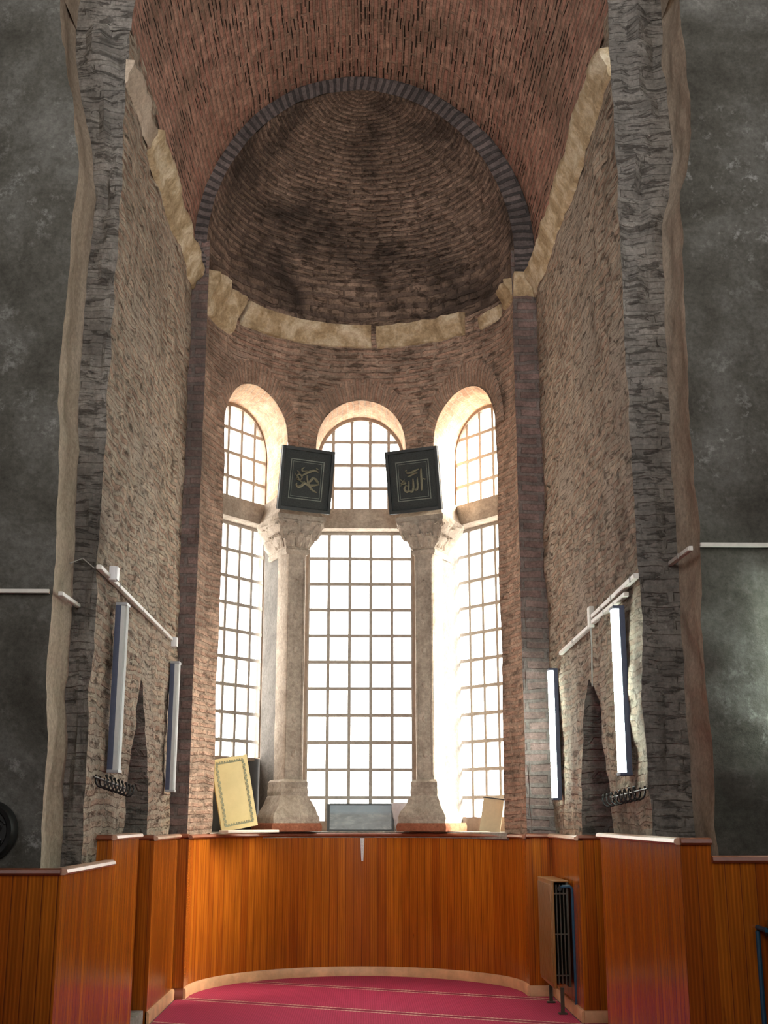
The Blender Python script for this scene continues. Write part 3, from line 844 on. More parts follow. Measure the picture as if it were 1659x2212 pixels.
def cornice_line(name, x, y0, y1, z0, sgn, label, rough=0.0, hs=1.0, ps=1.0, seed=0, mat=None):
    bm = bmesh.new(); rings = []
    for y in frange(y0, y1, 0.05):
        k0 = 1.0 + rough*nz((y*2.0, seed, 0), 1, 3)*1.2
        ring = []
        for o, h in CORN:
            v = Vector((x + sgn*(o*ps*(k0 if o < 0 else 1)), y, z0+h*hs))
            v += Vector((nz(v*5, 1, 2), 0, nz(v*5+Vector((8, 3, 3)), 1, 2)))*(0.008+0.02*rough)
            ring.append(v)
        rings.append(ring)
    loft(bm, rings)
    return tag(bm_obj(name, bm, mat or M_CORN, smooth=40), kind='structure', label=label)
cornice_arc('trim_2', -56, 4, 6.93, 'long yellowed marble cornice piece at the foot of the half dome')
cornice_arc('trim_3', 6, 46, 6.93, 'rougher broken cornice piece right of the long one', rough=0.5, ps=0.8, seed=3)
cornice_arc('trim_4', -88, -62, 6.74, 'weathered cornice block at the left corner of the apse', rough=0.4, hs=1.75, ps=1.25, seed=5)
cornice_arc('trim_5', 76, 89, 6.95, 'short cornice stub at the right corner of the apse', rough=0.4, hs=0.9, ps=0.9, seed=8)
cornice_arc('trim_6', 55, 71, 6.93, 'thin toothed brick remnant of cornice on the right of the apse', rough=0.8, hs=0.5, ps=0.4, seed=11)
cornice_line('trim_7', -XS, 9.0, YL-0.02, 6.92, -1, 'yellow marble cornice along the left side wall', rough=0.25, ps=0.9, seed=2)
cornice_line('trim_8', -XS, YNL, 9.0, 6.98, -1, 'broken grey stub of cornice at the near left', rough=0.9, ps=0.5, hs=0.8, seed=6, mat=M_BEIGE)
cornice_line('trim_9', XSR, YNR, YR-0.02, 6.93, 1, 'yellow marble cornice along the right side wall', rough=0.35, ps=0.85, seed=9)
def corner_trim(name, xa, xb, y, z0, label):
    bm = bmesh.new(); rings = []
    for x in frange(xa, xb, 0.03):
        rings.append([Vector((x, y + (o if o < 0 else 0.02), z0+h)) + Vector((0, nz((x*9, h*9, 1), 1, 2)*0.008, 0)) for o, h in CORN])
    loft(bm, rings); return tag(bm_obj(name, bm, M_CORN, smooth=40), kind='structure', label=label)
corner_trim('trim_10', A0+RA-0.02, XSR, YR, 6.93, 'yellow cornice return across the right pilaster')

# ------------------------------------------------------------------ wooden panelling
def panel(name, pts, ztop, label, thick=0.06, caps=None, base=False, zbot=0.0):
    """vertical boards along a plan polyline with UVs in metres"""
    V, F, UV = [], [], []; u = 0
    us = [0]
    for p, q in zip(pts, pts[1:]): us.append(us[-1] + (Vector(q)-Vector(p)).length)
    off = random.random()*3
    for i, p in enumerate(pts):
        V.append(Vector((p[0], p[1], zbot))); V.append(Vector((p[0], p[1], ztop)))
    for i in range(len(pts)-1):
        F.append((2*i, 2*i+2, 2*i+3, 2*i+1))
        UV.append(((us[i]+off, zbot), (us[i+1]+off, zbot), (us[i+1]+off, ztop), (us[i]+off, ztop)))
    o = mesh_obj(name, V, F, M_WOOD, UV, smooth=0)
    so = o.modifiers.new('thickness', 'SOLIDIFY'); so.thickness = thick; so.offset = -1.0; so.use_rim = False
    return tag(o, kind='structure', label=label)
def rail(name, pts, z0, prof, mat, label, parent=None):
    """moulding swept along a plan polyline; prof = (out, up); out is to the left of the walking direction's right-hand normal"""
    bm = bmesh.new(); P = [Vector(p) for p in pts]; rings = []
    for i, p in enumerate(P):
        d0 = (P[i]-P[i-1]).normalized() if i else (P[1]-P[0]).normalized()
        d1 = (P[i+1]-P[i]).normalized() if i < len(P)-1 else d0
        n0 = Vector((d0.y, -d0.x)); n1 = Vector((d1.y, -d1.x)); n_ = n0+n1
        n_ = n_/max(0.3, (n_.length**2/2))
        rings.append([(p.x+n_.x*o, p.y+n_.y*o, z0+h) for o, h in prof])
    loft(bm, rings)
    o = bm_obj(name, bm, mat, parent, smooth=30)
    if label: tag(o, kind='structure', label=label)
    return o
CAPP = [(-0.04, 0.0), (0.02, 0.0), (0.035, 0.012), (0.03, 0.03), (0.012, 0.038), (-0.04, 0.038)]
BASP = [(-0.01, 0.0), (0.022, 0.0), (0.022, 0.075), (0.014, 0.09), (-0.01, 0.095)]
WL, WR, WRN = -1.70, 1.78, 1.755
RW = 1.575
def arcpts(r, a0=-90, a1=90, step=2.0):
    out = []
    for a in frange(a0, a1, step):
        p = circ(D2(a), r); ed = ((YR if a > 0 else YL)-YC)*abs(math.sin(D2(a)))**6 + 0.05
        out.append((p.x, p.y+ed-0.02))
    return out
arc = arcpts(RW)
arc = [(arc[0][0], YL-0.05)] + arc + [(arc[-1][0], YR-0.06)]
n_ = 0
def piece(pts, ztop, what, caplight=True, base=True, cap=True):
    global n_
    n_ += 1
    panel('trim_%d' % (10+n_), pts, ztop, what)
    return
ZT = 1.405
# walk so that the room is on the right-hand side: left wall goes away from the camera with the room on its right
trimc = [11]
def T(label, pts, ztop, capmat=M_CAPD, base=False, zbot=0):
    o = panel('trim_%d' % trimc[0], pts, ztop, label, zbot=zbot); trimc[0] += 1
    if capmat: rail('cap_rail', pts, ztop-0.004, CAPP, capmat, None, o)
    if base:
        rail('baseboard_%s' % base[0], pts, 0.012, BASP, base[1], base[2])
    return o
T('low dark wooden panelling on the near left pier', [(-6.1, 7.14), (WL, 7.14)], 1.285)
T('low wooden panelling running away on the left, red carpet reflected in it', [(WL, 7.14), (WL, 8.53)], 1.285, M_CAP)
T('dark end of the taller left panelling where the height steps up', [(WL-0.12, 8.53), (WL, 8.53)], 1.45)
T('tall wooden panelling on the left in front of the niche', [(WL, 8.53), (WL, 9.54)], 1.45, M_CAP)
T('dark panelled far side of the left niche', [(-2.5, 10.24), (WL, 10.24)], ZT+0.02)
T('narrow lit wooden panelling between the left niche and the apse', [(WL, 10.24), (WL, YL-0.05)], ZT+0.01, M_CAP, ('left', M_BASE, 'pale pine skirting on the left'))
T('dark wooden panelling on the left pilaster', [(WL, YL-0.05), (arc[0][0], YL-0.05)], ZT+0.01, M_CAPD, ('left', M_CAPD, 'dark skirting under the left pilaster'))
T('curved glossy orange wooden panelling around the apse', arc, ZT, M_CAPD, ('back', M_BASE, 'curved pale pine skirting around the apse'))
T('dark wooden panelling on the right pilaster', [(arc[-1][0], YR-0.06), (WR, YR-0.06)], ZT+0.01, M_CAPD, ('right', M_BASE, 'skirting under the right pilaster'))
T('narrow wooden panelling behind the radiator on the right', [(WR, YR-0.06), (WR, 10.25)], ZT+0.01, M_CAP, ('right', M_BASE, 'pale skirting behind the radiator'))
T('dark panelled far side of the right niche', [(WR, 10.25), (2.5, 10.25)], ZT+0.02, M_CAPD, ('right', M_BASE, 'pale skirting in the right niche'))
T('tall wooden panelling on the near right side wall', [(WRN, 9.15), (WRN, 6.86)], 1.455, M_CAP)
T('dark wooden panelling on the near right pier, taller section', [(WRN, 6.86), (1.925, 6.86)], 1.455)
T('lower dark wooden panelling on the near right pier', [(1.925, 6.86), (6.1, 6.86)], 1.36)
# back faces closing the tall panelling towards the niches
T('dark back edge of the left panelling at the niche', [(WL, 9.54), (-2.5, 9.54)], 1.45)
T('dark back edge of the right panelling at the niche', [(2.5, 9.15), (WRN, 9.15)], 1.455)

# ------------------------------------------------------------------ floor, carpet, nave shell
def plane_mesh(name, pts, mat, th, **kw):
    bm = bmesh.new(); v0 = [bm.verts.new((x, y, z)) for x, y, z in pts]; bm.faces.new(v0)
    o = bm_obj(name, bm, mat, smooth=0)
    s_ = o.modifiers.new('thickness', 'SOLIDIFY'); s_.thickness = th; s_.offset = -1
    return tag(o, **kw)
plane_mesh('floor', [(-6.2, -7, 0), (6.2, -7, 0), (6.2, 14.2, 0), (-6.2, 14.2, 0)], M_STEP, 0.1, kind='structure', label='stone floor')
cpts = [(-6.0, -6.8), (6.0, -6.8), (6.0, 6.8), (WRN-0.0, 6.8), (WRN, 9.1), (1.95, 9.12), (1.95, 10.22), (WR-0.03, 10.22), (WR-0.03, YR-0.03)] + [(x, y) for x, y in arcpts(RW-0.024)[::-1]] + [(WL+0.03, YL-0.05), (WL+0.03, 10.25), (WL+0.03, 9.5), (WL+0.02, 7.1), (-6.0, 7.1)]
o = plane_mesh('carpet', [(x, y, 0.012) for x, y in cpts], M_CARPET, 0.011, label='crimson red carpet with paired cream stripes covering the apse floor', cat='carpet')
bm = bmesh.new(); box(bm, (-2.08, 9.89, 0.06), (0.72, 0.66, 0.12), bevel=0.012)
tag(bm_obj('stone_step', bm, M_STEP), 'worn grey stone step in the left niche doorway', 'step')
def nave():
    def quadw(name, p, label):
        bm = bmesh.new(); bm.faces.new([bm.verts.new(q) for q in p]); tag(bm_obj(name, bm, M_GRAY, smooth=0), kind='structure', label=label)
    X0, X1, Y0, Y1, Z1 = -6.2, 6.2, -7, 7.6, 13.6
    quadw('wall_nave_left', [(X0, Y0, 0), (X0, Y1, 0), (X0, Y1, Z1), (X0, Y0, Z1)], 'nave wall on the left, out of view')
    quadw('wall_nave_right', [(X1, Y0, 0), (X1, Y1, 0), (X1, Y1, Z1), (X1, Y0, Z1)], 'nave wall on the right, out of view')
    quadw('wall_nave_back', [(X0, Y0, 0), (X1, Y0, 0), (X1, Y0, Z1), (X0, Y0, Z1)], 'nave wall behind the camera')
    quadw('ceiling', [(X0, Y0, Z1), (X1, Y0, Z1), (X1, Y1, Z1), (X0, Y1, Z1)], 'nave ceiling, out of view')
    # spandrels above the nave arch
    bm = bmesh.new()
    for s in (-1, 1):
        pts = [(s*6.2, 7.56, ZV), (s*6.2, 7.56, Z1+.6), (0, 7.56, Z1+.6)] + [(s*6.1*math.cos(PI/2-PI/2*k/12), 7.56, ZV+6.5*math.sin(PI/2-PI/2*k/12)) for k in range(0, 12)]
        bm.faces.new([bm.verts.new(p) for p in pts])
    tag(bm_obj('wall_front', bm, M_GRAY, smooth=0), kind='structure', label='nave wall above the arch')
nave()
def outer_shell():
    bm = bmesh.new()
    def wallpoly(pts, z0, z1):
        for (a, b), (c, d) in zip(pts, pts[1:]):
            bm.faces.new([bm.verts.new(p) for p in [(a, b, z0), (c, d, z0), (c, d, z1), (a, b, z1)]])
    for s in (-1, 1):
        wallpoly([(s*2.75, 7.62), (s*2.75, 11.9), (s*(1.86)+A0, 12.86)], 0, 10.6)
    top = [(-1.86+A0, 12.86), (-1.16+A0, 13.86), (1.16+A0, 13.86), (1.86+A0, 12.86)]
    wallpoly(top, 6.30, 10.6)
    wallpoly(top, -0.1, 1.40)
    bm.faces.new([bm.verts.new(p) for p in [(-2.75, 7.4, 10.6), (2.75, 7.4, 10.6), (2.75, 11.9, 10.6), (1.83, 12.86, 10.6), (1.13, 13.86, 10.6), (-1.19, 13.86, 10.6), (-1.89, 12.86, 10.6), (-2.75, 11.9, 10.6)]])
    o = bm_obj('wall_outer', bm, M_DARK, smooth=0); tag(o, kind='structure', label='outer masonry face of the apse')
outer_shell()

# ------------------------------------------------------------------ framed calligraphy
M_FRM = simple('black_frame_wood', (0.03, 0.035, 0.036), 0.45, var=0.2)
M_MAT = simple('dark_velvet_ground', (0.034, 0.039, 0.038), 0.9, var=0.3, scale=60)
M_BORD = simple('dull_silver_braid', (0.16, 0.18, 0.155), 0.6, var=0.4, scale=90)
M_GOLD = simple('tarnished_gold_thread', (0.21, 0.20, 0.135), 0.55, var=0.25, scale=60)
def stroke(bm, pts, w0, w1=None, y=-0.028, depth=0.014):
    """calligraphic pen stroke in the picture's plane, swelling in the middle"""
    P = [Vector((x, y, z)) for x, z in pts]
    # smooth with catmull-rom
    Q = []
    for i in range(len(P)-1):
        p0, p1, p2, p3 = P[max(0, i-1)], P[i], P[i+1], P[min(len(P)-1, i+2)]
        for k in range(6):
            t = k/6
            Q.append(0.5*((2*p1)+(-p0+p2)*t+(2*p0-5*p1+4*p2-p3)*t*t+(-p0+3*p1-3*p2+p3)*t**3))
    Q.append(P[-1]); n = len(Q); rings = []
    for i, q in enumerate(Q):
        d = (Q[min(n-1, i+1)]-Q[max(0, i-1)]).normalized(); a = Vector((d.z, 0, -d.x))
        t = i/(n-1); w = (w0*(0.35+0.65*math.sin(PI*min(1, t*0.9+0.08)))) if w1 is None else w0+(w1-w0)*t
        rings.append([q+a*w, q+Vector((0, -depth, 0)), q-a*w, q+Vector((0, 0.004, 0))])
    loft(bm, rings)
def picture(sgn, strokes, label, x, y, tilt, roll):
    root = empty('framed_calligraphy', (x, y, 4.855), label=label, cat='picture', group='framed calligraphy on the pillar capitals')
    root.rotation_euler = (-tilt*-1, roll, -sgn*D2(25)); root.rotation_mode = 'XYZ'
    root.rotation_euler = (tilt, 0, -sgn*D2(25))
    w, h = 0.62, 0.70
    bm = bmesh.new(); box(bm, (0, 0, h/2), (w, 0.03, h), bevel=0.006); bm_obj('backboard', bm, M_MAT, root)
    bm = bmesh.new(); fw = 0.035
    for c, s in [((-w/2+fw/2, -0.02, h/2), (fw, 0.035, h)), ((w/2-fw/2, -0.02, h/2), (fw, 0.035, h)), ((0, -0.02, fw/2), (w-2*fw, 0.035, fw)), ((0, -0.02, h-fw/2), (w-2*fw, 0.035, fw))]:
        box(bm, c, s, bevel=0.004)
    bm_obj('picture_frame', bm, M_FRM, root)
    bm = bmesh.new(); bw, bh = 0.385, 0.43
    for k, ww in ((0, 0.010), (0.024, 0.005)):
        a, b = bw/2-k, bh/2-k
        for c, s in [((-a, -0.018, h/2), (ww, 0.01, 2*b+ww)), ((a, -0.018, h/2), (ww, 0.01, 2*b+ww)), ((0, -0.018, h/2-b), (2*a-ww, 0.01, ww)), ((0, -0.018, h/2+b), (2*a-ww, 0.01, ww))]:
            box(bm, c, s)
    bm_obj('braided_border', bm, M_BORD, root)
    bm = bmesh.new()
    for pts, wd in strokes: stroke(bm, [(px, h/2+pz) for px, pz in pts], wd*1.2)
    bm_obj('calligraphy', bm, M_GOLD, root)
    return root
# strokes written in metres about the centre of the picture
muh = [([(0.13, 0.10), (0.08, 0.115), (0.02, 0.09), (-0.03, 0.06), (-0.06, 0.035)], 0.011),
       ([(-0.04, 0.135), (-0.065, 0.11), (-0.05, 0.09), (0.00, 0.10)], 0.008),
       ([(0.00, 0.05), (0.01, 0.0), (0.03, -0.05), (0.06, -0.09), (0.10, -0.115), (0.13, -0.125)], 0.011),
       ([(0.145, -0.035), (0.09, -0.05), (0.03, -0.055), (-0.02, -0.04), (-0.06, -0.075), (-0.095, -0.085), (-0.115, -0.065), (-0.11, -0.045)], 0.013),
       ([(0.135, -0.02), (0.10, 0.02), (0.075, 0.03), (0.05, 0.0), (0.02, -0.03), (-0.01, -0.045)], 0.012),
       ([(0.10, 0.03), (0.12, 0.01), (0.15, -0.03)], 0.009),
       ([(-0.02, -0.02), (-0.05, -0.03), (-0.09, 0.0), (-0.11, 0.04), (-0.08, 0.05), (-0.055, 0.02), (-0.08, -0.01), (-0.12, -0.005)], 0.008),
       ([(-0.14, 0.06), (-0.12, 0.03), (-0.10, 0.02), (-0.13, 0.0)], 0.006), ([(0.10, 0.14), (0.13, 0.125)], 0.007), ([(-0.09, 0.07), (-0.12, 0.09)], 0.006)]
alh = [([(0.105, 0.12), (0.10, 0.05), (0.10, -0.03), (0.095, -0.10), (0.088, -0.125)], 0.012),
       ([(0.115, 0.01), (0.14, 0.0), (0.15, 0.005)], 0.006),
       ([(0.055, 0.03), (0.05, -0.02), (0.05, -0.07), (0.035, -0.105), (0.012, -0.10), (0.0, -0.075)], 0.011),
       ([(0.0, 0.02), (0.0, -0.03), (-0.002, -0.08), (-0.02, -0.12), (-0.045, -0.115), (-0.06, -0.09)], 0.011),
       ([(-0.05, 0.0), (-0.055, -0.06), (-0.07, -0.115), (-0.095, -0.11), (-0.11, -0.08), (-0.09, -0.05), (-0.065, -0.06)], 0.010),
       ([(0.08, 0.12), (0.03, 0.105), (-0.03, 0.085), (-0.075, 0.09)], 0.010),
       ([(0.06, 0.075), (0.02, 0.075), (-0.03, 0.055), (-0.06, 0.05)], 0.009),
       ([(-0.06, 0.125), (-0.08, 0.11), (-0.06, 0.10)], 0.006),
       ([(-0.15, 0.03), (-0.12, 0.0), (-0.09, -0.02), (-0.13, -0.03), (-0.15, -0.015)], 0.008),
       ([(-0.10, 0.02), (-0.13, -0.01), (-0.15, -0.05)], 0.006)]
picture(-1, muh, 'left black framed gold calligraphy, upright Arabic name on the left capital', A0-0.635, 12.84, D2(11), 0)
picture(1, alh, 'right black framed gold calligraphy, Arabic word with tall strokes on the right capital', A0+0.615, 12.84, D2(11), 0)

# ------------------------------------------------------------------ fluorescent lamps
M_HOUSE = simple('grey_lamp_housing', (0.34, 0.35, 0.36), 0.45, var=0.1)
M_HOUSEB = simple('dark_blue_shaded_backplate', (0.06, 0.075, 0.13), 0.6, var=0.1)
M_DIFF = simple('ribbed_plastic_diffuser', (0.46, 0.46, 0.44), 0.35, var=0.06)
M_TUBE = simple('lit_fluorescent_diffuser', (0.9, 1.0, 0.97), 0.4, emit=(0.84, 1.0, 0.90), es=60.0)
def lamp(x, y, z0, z1, sgn, lit, label, rz=0.0):
    root = empty('fluorescent_lamp', (x, y, z0), (0, 0, rz), label=label, cat='lamp', group='fluorescent lamps on the side walls')
    h = z1-z0; inx = -sgn
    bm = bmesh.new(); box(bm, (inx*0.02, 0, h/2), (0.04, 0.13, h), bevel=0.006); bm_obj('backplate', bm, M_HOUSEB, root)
    bm = bmesh.new(); rings = []
    prof = []
    for k in range(17):
        t = -1+2*k/16; prof.append((inx*(0.04+0.04*math.sqrt(max(0, 1-t**4)) + (0.002 if k % 2 else 0)), 0.058*t))
    for z in (0.02, h-0.02): rings.append([(px, py, z) for px, py in prof])
    loft(bm, rings); bm_obj('diffuser', bm, M_TUBE if lit else M_DIFF, root, smooth=20)
    for zz in (0.01, h-0.01):
        bm = bmesh.new(); box(bm, (inx*0.041, 0, zz), (0.083, 0.134, 0.022), bevel=0.006); bm_obj('end_cap', bm, M_HOUSEB if lit else M_HOUSE, root)
    return root
lamp(-XS+0.02, 8.66, 1.90, 3.10, -1, False, 'unlit grey fluorescent lamp on the left wall, the nearer one above the coat hooks')
lamp(-XS+0.02, 11.24, 1.82, 3.00, -1, False, 'unlit grey fluorescent lamp on the left wall next to the apse pilaster')
lamp(XSR-0.02, 8.27, 1.87, 3.02, 1, True, 'lit fluorescent lamp on the right wall, the nearer and larger looking one')
lamp(XSR-0.02, 11.22, 1.75, 2.94, 1, True, 'lit fluorescent lamp on the right wall next to the apse pilaster')
lamp(2.66, 7.30, 2.0, 3.1, 1, True, 'lit fluorescent lamp on the front of the right pier, just out of view', rz=PI/2)

# ------------------------------------------------------------------ cable trunking, boxes, cords
M_PVC = simple('white_plastic_trunking', (0.62, 0.58, 0.52), 0.5, var=0.08)
M_CORD = simple('thin_grey_cord', (0.36, 0.34, 0.31), 0.6)
def trunk(p, q, w, t, label, nrm, name='cable_trunking', seams=()):
    P, Q = Vector(p), Vector(q); d = (Q-P); Ln = d.length; d.normalize(); n_ = Vector(nrm); s_ = d.cross(n_)
    root = empty(name, p, label=label, cat='cable duct')
    R_ = Matrix((d, n_, s_)).transposed().to_4x4()
    bm = bmesh.new(); box(bm, (Ln/2, t/2, 0), (Ln, t, w), mat=R_, bevel=0.003); bm_obj('duct', bm, M_PVC, root)
    bm = bmesh.new(); box(bm, (Ln/2, t+0.002, 0), (Ln-0.01, 0.004, w*0.82), mat=R_); bm_obj('cover_strip', bm, M_PVC, root)
    for s0 in seams:
        bm = bmesh.new(); box(bm, (Ln*s0, t+0.003, 0), (0.012, 0.010, w*1.12), mat=R_); bm_obj('joint_clip', bm, M_CORD, root)
    return root
trunk((-XS+.004, 7.98, 3.235), (-XS+.004, 11.22, 3.20), 0.03, 0.03, 'white cable duct running along the left side wall', (1, 0, 0), seams=(0.2, 0.5, 0.8))
trunk((-6.0, 7.50, 2.975), (-1.97, 7.50, 2.975), 0.026, 0.025, 'white cable duct across the grey front of the left pier', (0, -1, 0))
trunk((-1.925, 7.53, 2.97), (-1.925, 8.03, 2.975), 0.026, 0.025, 'short white cable duct on the beige return of the left pier', (1, 0, 0))
trunk((XSR-.004, 7.80, 3.15), (XSR-.004, 9.35, 3.13), 0.035, 0.03, 'upper white cable duct on the right wall, towards the camera', (-1, 0, 0), seams=(0.08, 0.5, 0.75))
trunk((XSR-.004, 8.12, 3.085), (XSR-.004, 9.35, 3.085), 0.032, 0.03, 'lower of the two parallel white cable ducts on the right wall', (-1, 0, 0), seams=(0.3, 0.6))
trunk((XSR-.004, 9.50, 3.07), (XSR-.004, 10.95, 3.05), 0.032, 0.03, 'far white cable duct on the right wall beyond the upright joint', (-1, 0, 0), seams=(0.5,))
trunk((XSR-.004, 9.43, 3.05), (XSR-.004, 9.43, 3.22), 0.09, 0.035, 'short upright white duct joint on the right wall', (-1, 0, 0))
trunk((2.10, 7.30, 3.245), (6.0, 7.30, 3.245), 0.026, 0.025, 'white cable duct across the grey front of the right pier', (0, -1, 0))
trunk((2.075, 7.36, 3.24), (2.065, 7.84, 3.24), 0.03, 0.025, 'short white cable duct on the beige return of the right pier', (-1, 0, 0), seams=(0.5,))
M_JB = simple('white_junction_box', (0.74, 0.73, 0.74), 0.4)
def jbox(x, y, z, s, sgn, label):
    root = empty('junction_box', (x, y, z-s[2]/2), label=label, cat='junction box', group='junction boxes on the left wall')
    bm = bmesh.new(); box(bm, (-sgn*s[0]/2, 0, s[2]/2), s, bevel=0.006); bm_obj('housing', bm, M_JB, root)
    bm = bmesh.new(); box(bm, (-sgn*(s[0]+0.006), 0, s[2]/2), (0.014, s[1]*0.94, s[2]*0.94), bevel=0.004); bm_obj('lid', bm, M_JB, root)
jbox(-XS+.025, 8.33, 3.255, (0.045, 0.085, 0.10), -1, 'white square junction box on the left duct above the nearer lamp')
jbox(-XS+.02, 11.2, 3.18, (0.04, 0.09, 0.09), -1, 'smaller white junction box at the far end of the left duct')
def cord(pts, r, label):
    bm = bmesh.new(); tube(bm, pts, r, 6); tag(bm_obj('hanging_cord', bm, M_CORD), label, 'cord')
cord([(XSR-.03, 9.40, 3.05), (XSR-.028, 9.41, 2.9), (XSR-.03, 9.44, 2.7), (XSR-.02, 9.50, 2.60)], 0.006, 'thin pale cord hanging from the duct joint to the right niche')
cord([(-1.93, 7.8, 3.22), (-1.90, 8.02, 3.30), (-1.82, 8.03, 3.235)], 0.004, 'thin pale cord near the start of the left duct')

# ------------------------------------------------------------------ coat hook racks
M_IRON = simple('black_iron', (0.015, 0.014, 0.013), 0.5, metal=0.3, var=0.3)
M_PLK = simple('pale_wood_strip', (0.32, 0.29, 0.25), 0.8, var=0.2)
def hooks(x, ya, yb, za, zb, sgn, label):
    root = empty('coat_hook_rack', (x, ya, za), label=label, cat='coat rack', group='coat hook racks on the side walls')
    d = Vector((0, yb-ya, zb-za)); n = 8; inx = -sgn
    bm = bmesh.new(); tube(bm, [(inx*0.02, 0, 0), (inx*0.02, d.y, d.z)], 0.007, 6); bm_obj('rail', bm, M_IRON, root)
    for k in range(n):
        t = (k+0.5)/n; c = d*t
        bm = bmesh.new()
        pts = [Vector((inx*0.02, c.y, c.z+0.02))]
        for q in range(9):
            a = PI*(q/8)*1.25
            pts.append(Vector((inx*(0.02+0.035*(1-math.cos(a))), c.y + 0.055*(q/8), c.z-0.02-0.045*math.sin(a))))
        tube(bm, pts, 0.0065, 6); bmesh.ops.create_icosphere(bm, subdivisions=1, radius=0.012, matrix=Matrix.Translation(pts[-1]))
        bm_obj('hook', bm, M_IRON, root)
hooks(-XS, 8.20, 9.30, 1.86, 1.81, -1, 'row of black iron coat hooks on the left wall under the lamp')
hooks(XSR, 8.95, 7.80, 1.735, 1.775, 1, 'row of black iron coat hooks on the right wall under the lit lamp')

# ------------------------------------------------------------------ things on the ledge
M_YEL = simple('cream_yellow_board', (0.62, 0.50, 0.24), 0.5, var=0.12, scale=3)
M_GRN = simple('grey_green_border', (0.24, 0.24, 0.15), 0.7, var=0.2)
M_DKB = simple('dark_stone_board', (0.075, 0.07, 0.065), 0.8, var=0.3, scale=6)
# leaning long board: decorated panel, standing on the ledge at the left
def lean_panel(name, c, w, h, th, rz, tilt, roll, mat, label, cat):
    root = empty(name, c, label=label, cat=cat); root.rotation_euler = (tilt, roll, rz)
    bm = bmesh.new(); box(bm, (0, 0, h/2), (w, th, h), bevel=0.004); bm_obj('board', bm, mat, root)
    return root
yb = lean_panel('decorated_board', (-1.235, 12.60, ZLED+0.035), 0.40, 0.72, 0.025, D2(30), D2(-4), D2(-10), M_YEL, 'tall cream yellow board with zigzag border leaning under the left window', 'board')
bm = bmesh.new(); w_, h_ = 0.40, 0.72
for side in (-1, 1):
    for k in range(22):
        z = 0.07+k*(h_-0.14)/21; box(bm, (side*(w_/2-0.05), -0.0135, z), (0.016, 0.003, 0.016), mat=Matrix.Identity(4))
        box(bm, (side*(w_/2-0.05)-side*0.008*(1 if k % 2 else -1), -0.0138, z), (0.014, 0.003, 0.03))
for top in (0.05, h_-0.05):
    for k in range(11):
        x = -w_/2+0.06+k*(w_-0.12)/10; box(bm, (x, -0.0135, top), (0.036, 0.003, 0.014)); box(bm, (x, -0.0138, top+(0.012 if top > 0.3 else 0.012)), (0.014, 0.003, 0.016))
bm_obj('zigzag_border', bm, M_GRN, yb)
# dark shutter board that blocks the foot of the left window
dpl = empty('shutter_board', (A0-1.55, 13.17, ZLED), (0, 0, math.atan2(0.88, 0.67)), label='dark board closing the bottom of the left window', cat='board')
bm = bmesh.new(); box(bm, (0.10, 0, 0.39), (1.22, 0.03, 0.78), bevel=0.004); bm_obj('board', bm, M_DKB, dpl)
bm = bmesh.new(); box(bm, (0.05, -0.025, 0.42), (1.06, 0.02, 0.03)); box(bm, (0.05, -0.025, 0.765), (1.08, 0.025, 0.035)); bm_obj('batten', bm, M_FRAMEW, dpl)
# white slab
bm = bmesh.new(); box(bm, (0, 0, 0.012), (0.62, 0.16, 0.024), bevel=0.005)
o = bm_obj('marble_slab', bm, simple('white_marble_slab', (0.72, 0.68, 0.60), 0.4, var=0.1)); o.location = (-1.13, 12.53, ZLED); o.rotation_euler = (0, 0, D2(40)); tag(o, 'thin white slab lying on the ledge under the yellow board', 'slab')
# sea picture
def sea_mat():
    m, nt, b = new_mat('faded_harbour_print'); tc = node(nt, 'ShaderNodeTexCoord'); ob = tc.outputs['Object']
    mp = node(nt, 'ShaderNodeMapping'); mp.inputs['Scale'].default_value = (6, 6, 16); L(nt, ob, mp.inputs[0])
    n = noise_n(nt, mp.outputs[0], 1.0, 6, 0.7, 0.5)
    c = ramp(nt, n, [(0.35, (0.03, 0.045, 0.05)), (0.52, (0.09, 0.12, 0.125)), (0.68, (0.24, 0.27, 0.27))])
    sp = node(nt, 'ShaderNodeSeparateXYZ'); L(nt, ob, sp.inputs[0])
    c = mix(nt, ramp(nt, sp.outputs['Z'], [(0.17, G(0)), (0.21, G(0.8))]), c, (0.12, 0.20, 0.26))
    L(nt, c, b.inputs['Base Color']); b.inputs['Roughness'].default_value = 0.25; return m
sea = empty('harbour_picture', (-0.015, 13.50, ZLED), (0, 0, 0), label='long framed blue grey seascape standing on the ledge under the centre window', cat='picture'); sea.rotation_euler = (D2(-6), 0, 0)
bm = bmesh.new(); box(bm, (0, 0, 0.145), (0.68, 0.012, 0.27)); bm_obj('print', bm, sea_mat(), sea)
bm = bmesh.new()
for c, s in [((-0.35, -0.006, 0.145), (0.028, 0.028, 0.29)), ((0.35, -0.006, 0.145), (0.028, 0.028, 0.29)), ((0, -0.006, 0.285), (0.672, 0.028, 0.016)), ((0, -0.006, 0.008), (0.672, 0.028, 0.016))]: box(bm, c, s)
bm_obj('picture_frame', bm, M_FRM, sea)
cd = lean_panel('cream_card', (1.325, 12.90, ZLED+0.002), 0.22, 0.34, 0.012, D2(-20), D2(-8), D2(7), simple('cream_card_board', (0.60, 0.52, 0.36), 0.7, var=0.08), 'small cream card with dark top edge leaning under the right window', 'card')
bm = bmesh.new(); box(bm, (0, -0.001, 0.342), (0.225, 0.016, 0.012)); bm_obj('top_edge', bm, M_FRM, cd)
pb = empty('plastic_bag', (0.415, 13.45, ZLED), label='crumpled translucent white plastic by the right pillar base', cat='bag')
bm = bmesh.new(); rings = []
